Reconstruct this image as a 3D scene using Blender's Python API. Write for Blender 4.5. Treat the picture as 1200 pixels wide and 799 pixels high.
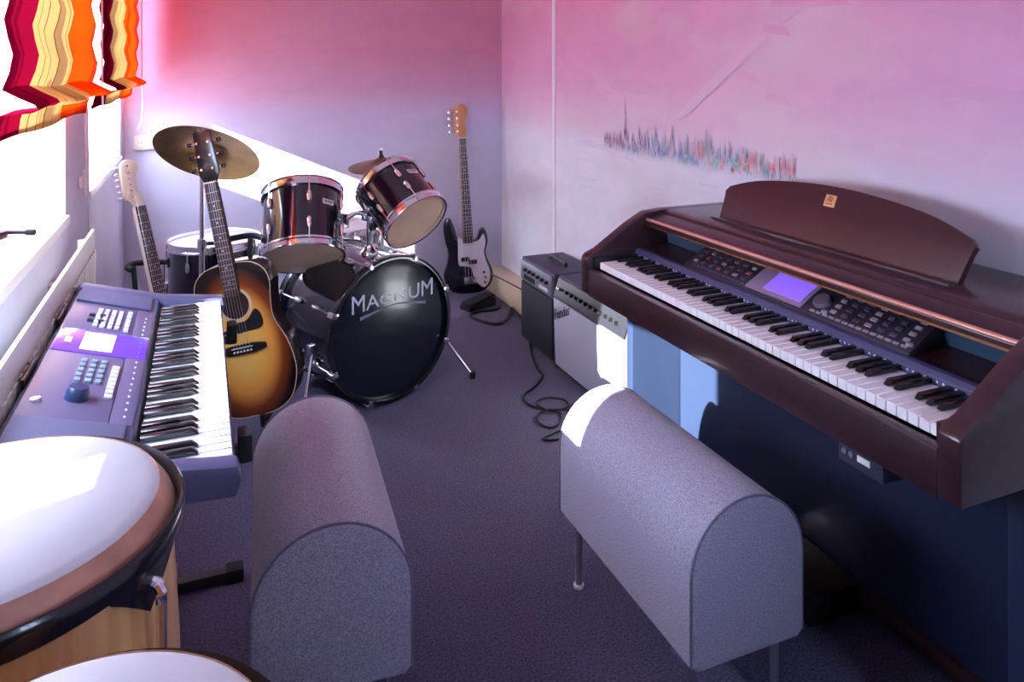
import bpy, bmesh, math, random
from mathutils import Vector, Matrix, Quaternion
random.seed(7)
for o in list(bpy.data.objects): bpy.data.objects.remove(o, do_unlink=True)
scene = bpy.context.scene
COL = scene.collection
PI = math.pi

# ------------------------------------------------------------------ camera
F_PX, HORIZON, YAW, EYE = 880.0, 82.0, math.radians(22.5), 1.38
cam_d = bpy.data.cameras.new('camera'); cam = bpy.data.objects.new('camera', cam_d); COL.objects.link(cam)
cam_d.sensor_width = 36.0; cam_d.lens = F_PX / 1200 * 36.0
cam_d.shift_y = -(399.5 - HORIZON) / 1200.0
cam_d.clip_start = 0.02
cam.location = (0, 0, EYE); cam.rotation_euler = (PI / 2, 0, -YAW)
scene.camera = cam

# ------------------------------------------------------------------ light
SUN = Vector((1.0, 0.40, -0.437))
world = bpy.data.worlds.new('sky'); scene.world = world; world.use_nodes = True
bg = world.node_tree.nodes['Background']
bg.inputs['Color'].default_value = (0.56, 0.70, 1.0, 1); bg.inputs['Strength'].default_value = 11.0
sd = bpy.data.lights.new('sun', 'SUN'); so = bpy.data.objects.new('sun', sd); COL.objects.link(so)
sd.energy = 26.0; sd.angle = math.radians(0.6); sd.color = (1.0, 0.93, 0.84)
so.rotation_euler = SUN.to_track_quat('-Z', 'Y').to_euler(); so.location = (-6, -2, 5)
vs = scene.view_settings
vs.view_transform = 'Standard'; vs.look = 'None'; vs.gamma = 1.0; vs.use_curve_mapping = False
vs.exposure = 1.7

# ------------------------------------------------------------------ room numbers (metres)
XL, XR, YB, YN, ZC = -0.38, 1.78, 4.47, -1.10, 2.60
XO = -0.62                      # outer face of the window wall
W1 = (0.56, 2.63); W2 = (3.11, 4.30); SILL, HEAD = 0.94, 2.15

# ------------------------------------------------------------------ helpers
def S(r, g, b):
    f = lambda c: (c / 255 / 12.92) if c / 255 <= 0.04045 else ((c / 255 + 0.055) / 1.055) ** 2.4
    return (f(r), f(g), f(b), 1.0)

MATS = {}
def mat(name, col, rough=0.5, metal=0.0, coat=0.0, spec=0.5, emit=None, es=0.0, var=None, bump=None, sheen=0.0):
    """principled; var=(scale, amount) colour variation, bump=(scale, strength)"""
    if name in MATS: return MATS[name]
    m = bpy.data.materials.new(name); m.use_nodes = True; nt = m.node_tree; p = nt.nodes['Principled BSDF']
    p.inputs['Base Color'].default_value = col; p.inputs['Roughness'].default_value = rough
    p.inputs['Metallic'].default_value = metal; p.inputs['Coat Weight'].default_value = coat
    p.inputs['Coat Roughness'].default_value = 0.08
    p.inputs['Specular IOR Level'].default_value = spec; p.inputs['Sheen Weight'].default_value = sheen
    if emit: p.inputs['Emission Color'].default_value = emit; p.inputs['Emission Strength'].default_value = es
    tc = nt.nodes.new('ShaderNodeTexCoord')
    if var:
        n = nt.nodes.new('ShaderNodeTexNoise'); n.inputs['Scale'].default_value = var[0]; n.inputs['Detail'].default_value = 4
        nt.links.new(tc.outputs['Object'], n.inputs['Vector'])
        r = nt.nodes.new('ShaderNodeValToRGB'); a = var[1]
        r.color_ramp.elements[0].position = 0.3; r.color_ramp.elements[1].position = 0.7
        r.color_ramp.elements[0].color = tuple(c * (1 - a) for c in col[:3]) + (1,)
        r.color_ramp.elements[1].color = tuple(min(1, c * (1 + a)) for c in col[:3]) + (1,)
        nt.links.new(n.outputs['Fac'], r.inputs['Fac']); nt.links.new(r.outputs['Color'], p.inputs['Base Color'])
    if bump:
        n = nt.nodes.new('ShaderNodeTexNoise'); n.inputs['Scale'].default_value = bump[0]; n.inputs['Detail'].default_value = 3
        nt.links.new(tc.outputs['Object'], n.inputs['Vector'])
        b = nt.nodes.new('ShaderNodeBump'); b.inputs['Strength'].default_value = bump[1]; b.inputs['Distance'].default_value = 0.004
        nt.links.new(n.outputs['Fac'], b.inputs['Height']); nt.links.new(b.outputs['Normal'], p.inputs['Normal'])
    MATS[name] = m
    return m

def frame_z(axis, hint=Vector((0, 0, 1))):
    z = Vector(axis).normalized()
    x = hint.cross(z)
    if x.length < 1e-4: x = Vector((1, 0, 0))
    x.normalize(); y = z.cross(x)
    return Matrix((x, y, z)).transposed()

class MB:
    def __init__(s): s.v = []; s.f = []
    def add(s, vs, fs):
        b = len(s.v); s.v += [tuple(v) for v in vs]; s.f += [tuple(i + b for i in f) for f in fs]; return s
    def box(s, x0, x1, y0, y1, z0, z1, M=None):
        vs = [Vector(p) for p in ((x0,y0,z0),(x1,y0,z0),(x1,y1,z0),(x0,y1,z0),(x0,y0,z1),(x1,y0,z1),(x1,y1,z1),(x0,y1,z1))]
        if M is not None: vs = [M @ v for v in vs]
        return s.add(vs, [(3,2,1,0),(4,5,6,7),(0,1,5,4),(1,2,6,5),(2,3,7,6),(3,0,4,7)])
    def bar(s, p0, p1, w, h, hint=Vector((0, 0, 1))):
        p0, p1 = Vector(p0), Vector(p1); R = frame_z(p1 - p0, hint); L = (p1 - p0).length
        vs = [p0 + R @ Vector(q) for q in ((-w/2,-h/2,0),(w/2,-h/2,0),(w/2,h/2,0),(-w/2,h/2,0),(-w/2,-h/2,L),(w/2,-h/2,L),(w/2,h/2,L),(-w/2,h/2,L))]
        return s.add(vs, [(3,2,1,0),(4,5,6,7),(0,1,5,4),(1,2,6,5),(2,3,7,6),(3,0,4,7)])
    def cyl(s, p0, p1, r0, r1=None, n=16, caps=True):
        r1 = r0 if r1 is None else r1
        p0, p1 = Vector(p0), Vector(p1); R = frame_z(p1 - p0, Vector((0.01, 0.02, 1)))
        vs = []; fs = []
        for p, r in ((p0, r0), (p1, r1)):
            for i in range(n):
                a = 2*PI*i/n; vs.append(p + R @ Vector((r*math.cos(a), r*math.sin(a), 0)))
        for i in range(n): j = (i+1) % n; fs.append((i, j, n+j, n+i))
        if caps: fs.append(tuple(reversed(range(n)))); fs.append(tuple(range(n, 2*n)))
        return s.add(vs, fs)
    def lathe(s, prof, n=32, M=None):
        """prof: (r,z) list around local z; r==0 ends are closed"""
        vs = []; fs = []; rings = []
        for r, z in prof:
            if r <= 1e-6: rings.append([len(vs)]); vs.append(Vector((0, 0, z)))
            else:
                rings.append(list(range(len(vs), len(vs)+n)))
                vs += [Vector((r*math.cos(2*PI*i/n), r*math.sin(2*PI*i/n), z)) for i in range(n)]
        for a, b in zip(rings, rings[1:]):
            for i in range(n):
                j = (i+1) % n
                if len(a) == 1 and len(b) == 1: continue
                if len(a) == 1: fs.append((a[0], b[j], b[i]))
                elif len(b) == 1: fs.append((a[i], a[j], b[0]))
                else: fs.append((a[i], a[j], b[j], b[i]))
        if M is not None: vs = [M @ v for v in vs]
        return s.add(vs, fs)
    def ring(s, r_in, r_out, z0, z1, n=40, M=None):
        return s.lathe([(r_in, z0), (r_out, z0), (r_out, z1), (r_in, z1), (r_in, z0)], n, M)
    def tube(s, pts, r, n=8, smooth=0):
        pts = [Vector(p) for p in pts]
        if smooth: pts = catmull(pts, smooth)
        vs = []; fs = []; m = len(pts)
        for k, p in enumerate(pts):
            d = pts[min(k+1, m-1)] - pts[max(k-1, 0)]
            R = frame_z(d, Vector((0.013, 0.021, 1)))
            for i in range(n):
                a = 2*PI*i/n; vs.append(p + R @ Vector((r*math.cos(a), r*math.sin(a), 0)))
        for k in range(m-1):
            for i in range(n):
                j = (i+1) % n; fs.append((k*n+i, k*n+j, (k+1)*n+j, (k+1)*n+i))
        fs.append(tuple(reversed(range(n)))); fs.append(tuple((m-1)*n+i for i in range(n)))
        return s.add(vs, fs)
    def prism(s, poly, f):
        """poly: list of (a,b) ; f(a,b,k) -> point for k=0 (back) and 1 (front)"""
        n = len(poly)
        vs = [Vector(f(a, b, 0)) for a, b in poly] + [Vector(f(a, b, 1)) for a, b in poly]
        fs = [tuple(reversed(range(n))), tuple(range(n, 2*n))] + [(i, (i+1) % n, n+(i+1) % n, n+i) for i in range(n)]
        return s.add(vs, fs)
    def mesh(s, name, bevel=0.0, segs=2, smooth=False):
        me = bpy.data.meshes.new(name); me.from_pydata(s.v, [], s.f)
        bm = bmesh.new(); bm.from_mesh(me)
        bmesh.ops.recalc_face_normals(bm, faces=bm.faces)
        if bevel > 0:
            es = [e for e in bm.edges if len(e.link_faces) == 2 and e.calc_face_angle(0) > 0.6]
            bmesh.ops.bevel(bm, geom=es, offset=bevel, segments=segs, profile=0.6, affect='EDGES', clamp_overlap=True)
        bm.to_mesh(me); bm.free()
        if smooth or bevel > 0:
            for p in me.polygons: p.use_smooth = True
            me.set_sharp_from_angle(angle=math.radians(38))
        return me
    def build(s, name, m, parent=None, bevel=0.0, smooth=False, segs=2):
        return link(name, s.mesh(name, bevel, segs, smooth), m, parent)

def link(name, me, m, parent=None):
    o = bpy.data.objects.new(name, me); COL.objects.link(o)
    if m is not None and not me.materials: me.materials.append(m)
    if parent is not None: o.parent = parent
    return o

def catmull(pts, k=6, closed=False):
    out = []; n = len(pts); rng = n if closed else n-1
    for i in range(rng):
        if closed: p0, p1, p2, p3 = (pts[(i+j-1) % n] for j in range(4))
        else: p0, p1, p2, p3 = pts[max(i-1, 0)], pts[i], pts[i+1], pts[min(i+2, n-1)]
        for q in range(k):
            t = q/k
            out.append(0.5*((2*p1) + (p2-p0)*t + (2*p0-5*p1+4*p2-p3)*t*t + (3*p1-p0-3*p2+p3)*t**3))
    if not closed: out.append(pts[-1].copy())
    return out
def loop2(pts, k=6): return [(v.x, v.y) for v in catmull([Vector((a, b, 0)) for a, b in pts], k, True)]
def fillet(poly, r, k=4):
    out = []; n = len(poly)
    for i in range(n):
        p0, p1, p2 = (Vector(poly[(i+j-1) % n]) for j in range(3))
        a = p1 + (p0-p1).normalized()*r; b = p1 + (p2-p1).normalized()*r
        for q in range(k+1):
            t = q/k; v = a*(1-t)**2 + p1*2*t*(1-t) + b*t*t; out.append((v.x, v.y))
    return out

def tag(o, label=None, cat=None, group=None, kind=None):
    if label: o['label'] = label
    if cat: o['category'] = cat
    if group: o['group'] = group
    if kind: o['kind'] = kind
    return o
def thing(name, label, cat, loc=(0, 0, 0), rotz=0.0, group=None, R=None):
    o = bpy.data.objects.new(name, None); COL.objects.link(o); o.empty_display_size = 0.05
    if R is not None: o.matrix_world = Matrix.Translation(Vector(loc)) @ R.to_4x4()
    else: o.location = loc; o.rotation_euler = (0, 0, rotz)
    return tag(o, label, cat, group)
def struct(o): o['kind'] = 'structure'; return o
def text_part(name, body, size, m, parent, M, extrude=0.0006, align='CENTER', warp=None, shear=0.0):
    cu = bpy.data.curves.new(name, 'FONT'); cu.body = body; cu.size = size; cu.extrude = extrude
    cu.align_x = align; cu.align_y = 'CENTER'; cu.shear = shear
    t = bpy.data.objects.new('tmp_text', cu); COL.objects.link(t)
    dg = bpy.context.evaluated_depsgraph_get(); me = bpy.data.meshes.new_from_object(t.evaluated_get(dg))
    bpy.data.objects.remove(t, do_unlink=True)
    if warp:
        for v in me.vertices: v.co = warp(v.co)
    me.transform(M); me.materials.clear()
    return link(name, me, m, parent)

# ------------------------------------------------------------------ materials
M_chrome = mat('chrome', (0.82, 0.83, 0.86, 1), 0.16, 1.0)
M_steel = mat('satin_steel', (0.62, 0.63, 0.66, 1), 0.32, 1.0)
M_black = mat('black_plastic', S(22, 22, 26), 0.42)
M_blackmetal = mat('black_metal', S(20, 20, 24), 0.38, 0.0, 0.2)
M_rubber = mat('rubber', S(18, 18, 20), 0.8)
M_white = mat('white_plastic', S(232, 230, 228), 0.35)
M_trim = mat('white_gloss_paint', S(236, 234, 232), 0.4)
M_brass = mat('cymbal_bronze', S(150, 122, 70), 0.32, 1.0, var=(14, 0.18))
M_lacquer = mat('black_drum_lacquer', S(12, 16, 30), 0.12, 0.0, 1.0)
M_skin = mat('milky_drum_skin', S(212, 210, 216), 0.5, var=(9, 0.05))
M_wood_tan = mat('tan_drum_head', S(250, 204, 168), 0.45, var=(7, 0.12))

def carpet_mat():
    m = bpy.data.materials.new('carpet'); m.use_nodes = True; nt = m.node_tree; p = nt.nodes['Principled BSDF']
    p.inputs['Roughness'].default_value = 0.95; p.inputs['Specular IOR Level'].default_value = 0.1; p.inputs['Sheen Weight'].default_value = 0.2
    tc = nt.nodes.new('ShaderNodeTexCoord')
    n = nt.nodes.new('ShaderNodeTexNoise'); n.inputs['Scale'].default_value = 170; n.inputs['Detail'].default_value = 5
    n2 = nt.nodes.new('ShaderNodeTexNoise'); n2.inputs['Scale'].default_value = 5
    nt.links.new(tc.outputs['Object'], n.inputs['Vector']); nt.links.new(tc.outputs['Object'], n2.inputs['Vector'])
    r = nt.nodes.new('ShaderNodeValToRGB'); e = r.color_ramp.elements
    e[0].position = 0.32; e[0].color = S(54, 50, 72); e[1].position = 0.68; e[1].color = S(104, 96, 128)
    mx = nt.nodes.new('ShaderNodeMix'); mx.data_type = 'RGBA'; mx.blend_type = 'MULTIPLY'; mx.inputs[0].default_value = 0.35
    nt.links.new(n.outputs['Fac'], r.inputs['Fac']); nt.links.new(r.outputs['Color'], mx.inputs[6]); nt.links.new(n2.outputs['Color'], mx.inputs[7])
    r2 = nt.nodes.new('ShaderNodeValToRGB'); r2.color_ramp.elements[0].color = (0.75, 0.72, 0.8, 1); r2.color_ramp.elements[1].color = (1, 1, 1, 1)
    nt.links.new(n2.outputs['Fac'], r2.inputs['Fac']); nt.links.new(r2.outputs['Color'], mx.inputs[7])
    nt.links.new(mx.outputs[2], p.inputs['Base Color'])
    b = nt.nodes.new('ShaderNodeBump'); b.inputs['Strength'].default_value = 0.6; b.inputs['Distance'].default_value = 0.004
    nt.links.new(n.outputs['Fac'], b.inputs['Height']); nt.links.new(b.outputs['Normal'], p.inputs['Normal'])
    return m

def mural_mat(name, stops, wob=0.16, nscale=(1.2, 1.2, 2.2), tint=None):
    """painted wall: colour by height (stops: z, colour) with cloudy brushwork"""
    m = bpy.data.materials.new(name); m.use_nodes = True; nt = m.node_tree; p = nt.nodes['Principled BSDF']
    p.inputs['Roughness'].default_value = 0.6; p.inputs['Specular IOR Level'].default_value = 0.25
    tc = nt.nodes.new('ShaderNodeTexCoord'); sep = nt.nodes.new('ShaderNodeSeparateXYZ')
    nt.links.new(tc.outputs['Object'], sep.inputs[0])
    mp = nt.nodes.new('ShaderNodeMapping'); mp.inputs['Scale'].default_value = nscale
    nt.links.new(tc.outputs['Object'], mp.inputs['Vector'])
    n = nt.nodes.new('ShaderNodeTexNoise'); n.inputs['Scale'].default_value = 1.6; n.inputs['Detail'].default_value = 5
    nt.links.new(mp.outputs['Vector'], n.inputs['Vector'])
    ma = nt.nodes.new('ShaderNodeMath'); ma.operation = 'MULTIPLY_ADD'; ma.inputs[1].default_value = wob * 2; ma.inputs[2].default_value = -wob
    nt.links.new(n.outputs['Fac'], ma.inputs[0])
    ad = nt.nodes.new('ShaderNodeMath'); ad.operation = 'ADD'
    nt.links.new(sep.outputs['Z'], ad.inputs[0]); nt.links.new(ma.outputs[0], ad.inputs[1])
    mr = nt.nodes.new('ShaderNodeMapRange'); mr.inputs['From Min'].default_value = 0; mr.inputs['From Max'].default_value = 2.6
    nt.links.new(ad.outputs[0], mr.inputs['Value'])
    r = nt.nodes.new('ShaderNodeValToRGB'); e = r.color_ramp.elements
    while len(e) < len(stops): e.new(0.5)
    for k, (z, c) in enumerate(stops): e[k].position = z / 2.6; e[k].color = c
    nt.links.new(mr.outputs['Result'], r.inputs['Fac'])
    n2 = nt.nodes.new('ShaderNodeTexNoise'); n2.inputs['Scale'].default_value = 4.0; n2.inputs['Detail'].default_value = 6; n2.inputs['Distortion'].default_value = 0.8
    nt.links.new(mp.outputs['Vector'], n2.inputs['Vector'])
    r2 = nt.nodes.new('ShaderNodeValToRGB'); r2.color_ramp.elements[0].color = (0.92, 0.91, 0.93, 1); r2.color_ramp.elements[1].color = (1.0, 1.0, 1.0, 1)
    r2.color_ramp.elements[0].position = 0.35; r2.color_ramp.elements[1].position = 0.62
    nt.links.new(n2.outputs['Fac'], r2.inputs['Fac'])
    mx = nt.nodes.new('ShaderNodeMix'); mx.data_type = 'RGBA'; mx.blend_type = 'MULTIPLY'; mx.inputs[0].default_value = 0.7
    nt.links.new(r.outputs['Color'], mx.inputs[6]); nt.links.new(r2.outputs['Color'], mx.inputs[7])
    if tint:
        n3 = nt.nodes.new('ShaderNodeTexNoise'); n3.inputs['Scale'].default_value = 1.1; n3.inputs['Detail'].default_value = 3
        nt.links.new(mp.outputs['Vector'], n3.inputs['Vector'])
        r3 = nt.nodes.new('ShaderNodeValToRGB'); r3.color_ramp.elements[0].position = 0.5; r3.color_ramp.elements[1].position = 0.72
        r3.color_ramp.elements[0].color = (0, 0, 0, 1); r3.color_ramp.elements[1].color = (0.55, 0.55, 0.55, 1)
        nt.links.new(n3.outputs['Fac'], r3.inputs['Fac'])
        m3 = nt.nodes.new('ShaderNodeMix'); m3.data_type = 'RGBA'; m3.inputs[7].default_value = tint
        nt.links.new(r3.outputs['Color'], m3.inputs[0]); nt.links.new(mx.outputs[2], m3.inputs[6]); mx = m3
    nt.links.new(mx.outputs[2], p.inputs['Base Color'])
    return m

def glass_mat():
    m = bpy.data.materials.new('window_glass'); m.use_nodes = True; nt = m.node_tree; nt.nodes.clear()
    out = nt.nodes.new('ShaderNodeOutputMaterial'); mix = nt.nodes.new('ShaderNodeMixShader')
    t = nt.nodes.new('ShaderNodeBsdfTransparent'); g = nt.nodes.new('ShaderNodeBsdfGlossy'); g.inputs['Roughness'].default_value = 0.02
    t.inputs['Color'].default_value = (0.95, 0.97, 0.97, 1); mix.inputs[0].default_value = 0.06
    nt.links.new(t.outputs[0], mix.inputs[1]); nt.links.new(g.outputs[0], mix.inputs[2]); nt.links.new(mix.outputs[0], out.inputs[0])
    return m
M_glass = glass_mat()

def wood_mat(name, c1, c2, scale=(3, 3, 30), rough=0.4, coat=0.2):
    m = bpy.data.materials.new(name); m.use_nodes = True; nt = m.node_tree; p = nt.nodes['Principled BSDF']
    p.inputs['Roughness'].default_value = rough; p.inputs['Coat Weight'].default_value = coat; p.inputs['Coat Roughness'].default_value = 0.1
    tc = nt.nodes.new('ShaderNodeTexCoord'); mp = nt.nodes.new('ShaderNodeMapping'); mp.inputs['Scale'].default_value = scale
    nt.links.new(tc.outputs['Object'], mp.inputs['Vector'])
    n = nt.nodes.new('ShaderNodeTexNoise'); n.inputs['Scale'].default_value = 2.2; n.inputs['Detail'].default_value = 6; n.inputs['Distortion'].default_value = 0.6
    nt.links.new(mp.outputs['Vector'], n.inputs['Vector'])
    r = nt.nodes.new('ShaderNodeValToRGB'); e = r.color_ramp.elements
    e[0].position = 0.3; e[0].color = c1; e[1].position = 0.7; e[1].color = c2
    nt.links.new(n.outputs['Fac'], r.inputs['Fac']); nt.links.new(r.outputs['Color'], p.inputs['Base Color'])
    return m
M_maple = wood_mat('maple', S(206, 138, 84), S(226, 164, 108), (20, 20, 3))
M_rose = wood_mat('rosewood', S(54, 34, 30), S(92, 62, 50), (40, 40, 6), 0.5, 0.0)
M_ash = wood_mat('natural_ash_shell', S(196, 142, 84), S(226, 178, 118), (26, 26, 2.2), 0.35, 0.3)
M_piano = wood_mat('dark_mahogany', S(40, 19, 24), S(56, 27, 32), (30, 2.5, 30), 0.34, 0.35)

# ------------------------------------------------------------------ structure
floor = struct(MB().box(XO, XR + 0.1, YN - 0.1, YB + 0.1, -0.06, 0.0).build('floor', carpet_mat()))
ceil = struct(MB().box(XO, XR + 0.1, YN - 0.1, YB + 0.1, ZC, ZC + 0.06).build('ceiling', mat('ceiling_paint', S(232, 226, 230), 0.9)))
wall_lav = mural_mat('left_wall_paint', [(0.0, S(206, 204, 222)), (1.2, S(212, 208, 226)), (2.6, S(224, 214, 228))], 0.05)
w = MB()
w.box(XO, XL, YN, W1[0], 0, ZC); w.box(XO, XL, W1[1], W2[0], 0, ZC); w.box(XO, XL, W2[1], YB + 0.1, 0, ZC)
for a, b in (W1, W2):
    w.box(XO, XL, a, b, 0, SILL - 0.03); w.box(XO, XL, a, b, HEAD, ZC)
wall_left = struct(w.build('wall_left', wall_lav))
MURAL = [(0.0, S(224, 228, 240)), (0.86, S(234, 236, 244)), (1.02, S(232, 230, 240)), (1.14, S(232, 204, 220)), (1.32, S(232, 178, 206)), (1.75, S(230, 160, 192)), (2.6, S(226, 156, 186))]
M_mural = mural_mat('sunset_mural_paint', MURAL, 0.07, tint=S(226, 212, 206))
M_backpaint = mural_mat('back_wall_paint', [(0.0, S(212, 212, 230)), (0.95, S(218, 216, 234)), (1.12, S(216, 202, 226)), (1.26, S(218, 172, 196)), (1.5, S(216, 152, 176)), (2.6, S(212, 146, 166))], 0.04)
wall_right = struct(MB().box(XR, XR + 0.1, YN, YB + 0.1, 0, ZC).build('wall_right', M_mural))
wall_back = struct(MB().box(XL, XR, YB, YB + 0.1, 0, ZC).build('wall_back', M_backpaint))
NW = (0.95, 1.40, 1.25, 2.15)    # unseen window added behind the camera for cool fill light
w = MB()
w.box(XO, NW[0], YN - 0.1, YN, 0, ZC); w.box(NW[1], XR + 0.1, YN - 0.1, YN, 0, ZC)
w.box(NW[0], NW[1], YN - 0.1, YN, 0, NW[2]); w.box(NW[0], NW[1], YN - 0.1, YN, NW[3], ZC)
wall_near = struct(w.build('wall_near', wall_lav))
# unseen low piers added outside to block sun through part of each window
M_sun_block = mat('sun_block_render', S(206, 198, 184), 0.9, bump=(40, 0.3))
struct(MB().box(XO - 0.07, XO - 0.001, 1.90, 2.50, -0.06, 1.402).build('sun_block_pier_1', M_sun_block))
struct(MB().box(XO - 0.07, XO - 0.001, 3.00, 3.72, -0.06, 1.402).build('sun_block_pier_2', M_sun_block))
struct(MB().box(NW[0] - 0.16, NW[0] - 0.02, YN - 0.45, YN - 0.1, -0.06, ZC + 0.4).build('sun_block_fin', MATS['sun_block_render']))  # unseen fin added to keep sun out of the window behind the camera
# skirting
struct(MB().box(XR - 0.014, XR, -1.0, 3.60, 0, 0.07).build('baseboard_right', M_trim, bevel=0.003))
struct(MB().box(XR - 0.115, XR, 3.64, YB, 0, 0.135).build('trim_2', mat('cream_pipe_casing', S(214, 196, 168), 0.5), bevel=0.006))
struct(MB().box(XL, XR - 0.115, YB - 0.014, YB, 0, 0.07).build('baseboard_back', M_trim, bevel=0.003))
struct(MB().box(XL, XL + 0.012, 2.65, YB - 0.014, 0, 0.07).build('baseboard_left', M_trim, bevel=0.003))

def window(n, y0, y1, mullions):
    M_sill = mat('sill_paint', S(240, 238, 236), 0.35)
    fr = MB(); xg = XO + 0.02
    fr.box(xg, xg + 0.05, y0, y0 + 0.05, SILL, HEAD); fr.box(xg, xg + 0.05, y1 - 0.05, y1, SILL, HEAD)
    fr.box(xg, xg + 0.05, y0 + 0.05, y1 - 0.05, SILL, SILL + 0.05); fr.box(xg, xg + 0.05, y0 + 0.05, y1 - 0.05, HEAD - 0.05, HEAD)
    for a, b in mullions: fr.box(xg, xg + 0.05, a, b, SILL + 0.05, HEAD - 0.05)
    root = struct(fr.build('window_%d' % n, M_trim))
    edges = [y0 + 0.05] + [q for ab in mullions for q in ab] + [y1 - 0.05]
    for a, b in zip(edges[0::2], edges[1::2]):
        MB().box(xg + 0.02, xg + 0.026, a, b, SILL + 0.05, HEAD - 0.05).build('pane', M_glass, root)
        h = MB(); h.box(xg + 0.05, xg + 0.062, b - 0.03, b - 0.008, 1.40, 1.46); h.cyl((xg + 0.062, b - 0.019, 1.43), (xg + 0.085, b - 0.019, 1.43), 0.006)
        h.box(xg + 0.08, xg + 0.092, b - 0.028, b - 0.010, 1.33, 1.44); h.build('handle', M_white, root, bevel=0.003)
    MB().box(xg + 0.05, XL + 0.012, y0, y1, SILL - 0.03, SILL).build('window_sill', M_sill, root, bevel=0.005)
    rv = MB(); rv.box(xg + 0.05, XL - 0.001, y1 - 0.006, y1, SILL, HEAD); rv.box(xg + 0.05, XL - 0.001, y0, y0 + 0.006, SILL, HEAD)
    rv.box(xg + 0.05, XL - 0.001, y0, y1, HEAD - 0.006, HEAD)
    rv.build('reveal_lining', M_sill, root)
    pl = bpy.data.lights.new('window_portal', 'AREA'); po = bpy.data.objects.new('window_portal', pl); COL.objects.link(po)
    pl.shape = 'RECTANGLE'; pl.size = y1 - y0; pl.size_y = HEAD - SILL; pl.cycles.is_portal = True
    po.matrix_world = Matrix.Translation((XO - 0.01, (y0 + y1) / 2, (SILL + HEAD) / 2)) @ Matrix(((0, 0, -1), (1, 0, 0), (0, -1, 0))).to_4x4()
    return root
window(1, W1[0], W1[1], [(0.70, 1.13), (1.88, 1.95)])  # first mullion is unseen, made wide to keep sun off the bench
window(2, W2[0], W2[1], [(3.66, 3.73)])
fr = MB(); a, b, c, d = NW; yy = YN - 0.08
fr.box(a, a + 0.05, yy, yy + 0.05, c, d); fr.box(b - 0.05, b, yy, yy + 0.05, c, d); fr.box(a + 0.05, b - 0.05, yy, yy + 0.05, c, c + 0.05); fr.box(a + 0.05, b - 0.05, yy, yy + 0.05, d - 0.05, d)
fr.box((a + b) / 2 - 0.03, (a + b) / 2 + 0.03, yy, yy + 0.05, c + 0.05, d - 0.05)
fill_win = struct(fr.build('window_3', M_trim))
for p, q in ((a + 0.05, (a + b) / 2 - 0.03), ((a + b) / 2 + 0.03, b - 0.05)): MB().box(p, q, yy + 0.02, yy + 0.026, c + 0.05, d - 0.05).build('pane', M_glass, fill_win)
pl = bpy.data.lights.new('window_portal', 'AREA'); po = bpy.data.objects.new('window_portal', pl); COL.objects.link(po)
pl.shape = 'RECTANGLE'; pl.size = b - a; pl.size_y = d - c; pl.cycles.is_portal = True
po.matrix_world = Matrix.Translation(((a + b) / 2, YN - 0.11, (c + d) / 2)) @ Matrix(((1, 0, 0), (0, 0, -1), (0, 1, 0))).to_4x4()
po.matrix_world = Matrix.Translation(((a + b) / 2, YN - 0.11, (c + d) / 2)) @ Vector((0, 1, 0)).to_track_quat('-Z', 'Z').to_matrix().to_4x4()

# mural: painted skyline strokes on the right wall (flat paint, colours per stroke)
def paint_mat():
    m = bpy.data.materials.new('mural_brush_paint'); m.use_nodes = True; nt = m.node_tree; p = nt.nodes['Principled BSDF']
    a = nt.nodes.new('ShaderNodeVertexColor'); a.layer_name = 'paint'
    nt.links.new(a.outputs['Color'], p.inputs['Base Color'])
    p.inputs['Roughness'].default_value = 0.6; p.inputs['Specular IOR Level'].default_value = 0.25
    return m
def wall_tone(z):
    st = MURAL
    for (za, ca), (zb, cb) in zip(st, st[1:]):
        if za <= z <= zb:
            t = (z - za) / (zb - za); return tuple((ca[j] * (1 - t) + cb[j] * t) * 0.96 for j in range(3))
    return tuple(st[-1][1][:3])
def strokes(name, items):
    vs, fs, cols = [], [], []
    for k, (pts, c, al) in enumerate(items):
        b = len(vs); x = XR - 0.0006 - 0.000004 * k
        vs += [(x, y, z) for y, z in pts]; fs.append(tuple(range(b, b + len(pts))))
        for (y, z), q in zip(pts, al):
            g = wall_tone(z); cols.append(tuple(g[j] * (1 - q) + c[j] * q for j in range(3)) + (1.0,))
    me = bpy.data.meshes.new(name); me.from_pydata(vs, [], fs)
    ca = me.color_attributes.new('paint', 'FLOAT_COLOR', 'CORNER')
    for p in me.polygons:
        for li in p.loop_indices: ca.data[li].color = cols[me.loops[li].vertex_index]
    return tag(link(name, me, paint_mat(), wall_right), kind='stuff')
it = []
def stroke(y, z0, z1, wd, c, a0=0.9, a1=0.5, lean=0.0):
    it.append(([(y - wd/2, z0), (y - wd/2 + lean, z1), (y + wd/2 + lean, z1), (y + wd/2, z0)], c, (a0, a1, a1, a0)))
plum, mar, teal, blue, cyan, oran, red, grn, gry, pinkc, vio = (S(104, 72, 124), S(150, 70, 110), S(40, 130, 150), S(84, 112, 176), S(120, 190, 205), S(220, 110, 80), S(204, 66, 92), S(110, 190, 150), S(120, 120, 150), S(226, 150, 180), S(150, 130, 200))
HZ = 1.055
for k in range(46):                                    # horizontal water strokes
    y = random.uniform(1.75, 3.30); L = random.uniform(0.08, 0.30); z = HZ - 0.035 + random.uniform(-0.03, 0.012)
    c = random.choice([cyan, S(190, 215, 225), S(170, 190, 215), vio])
    it.append(([(y, z), (y, z + 0.012), (y + L, z + 0.014), (y + L, z)], c, (0.05, 0.35, 0.1, 0.05)))
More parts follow.
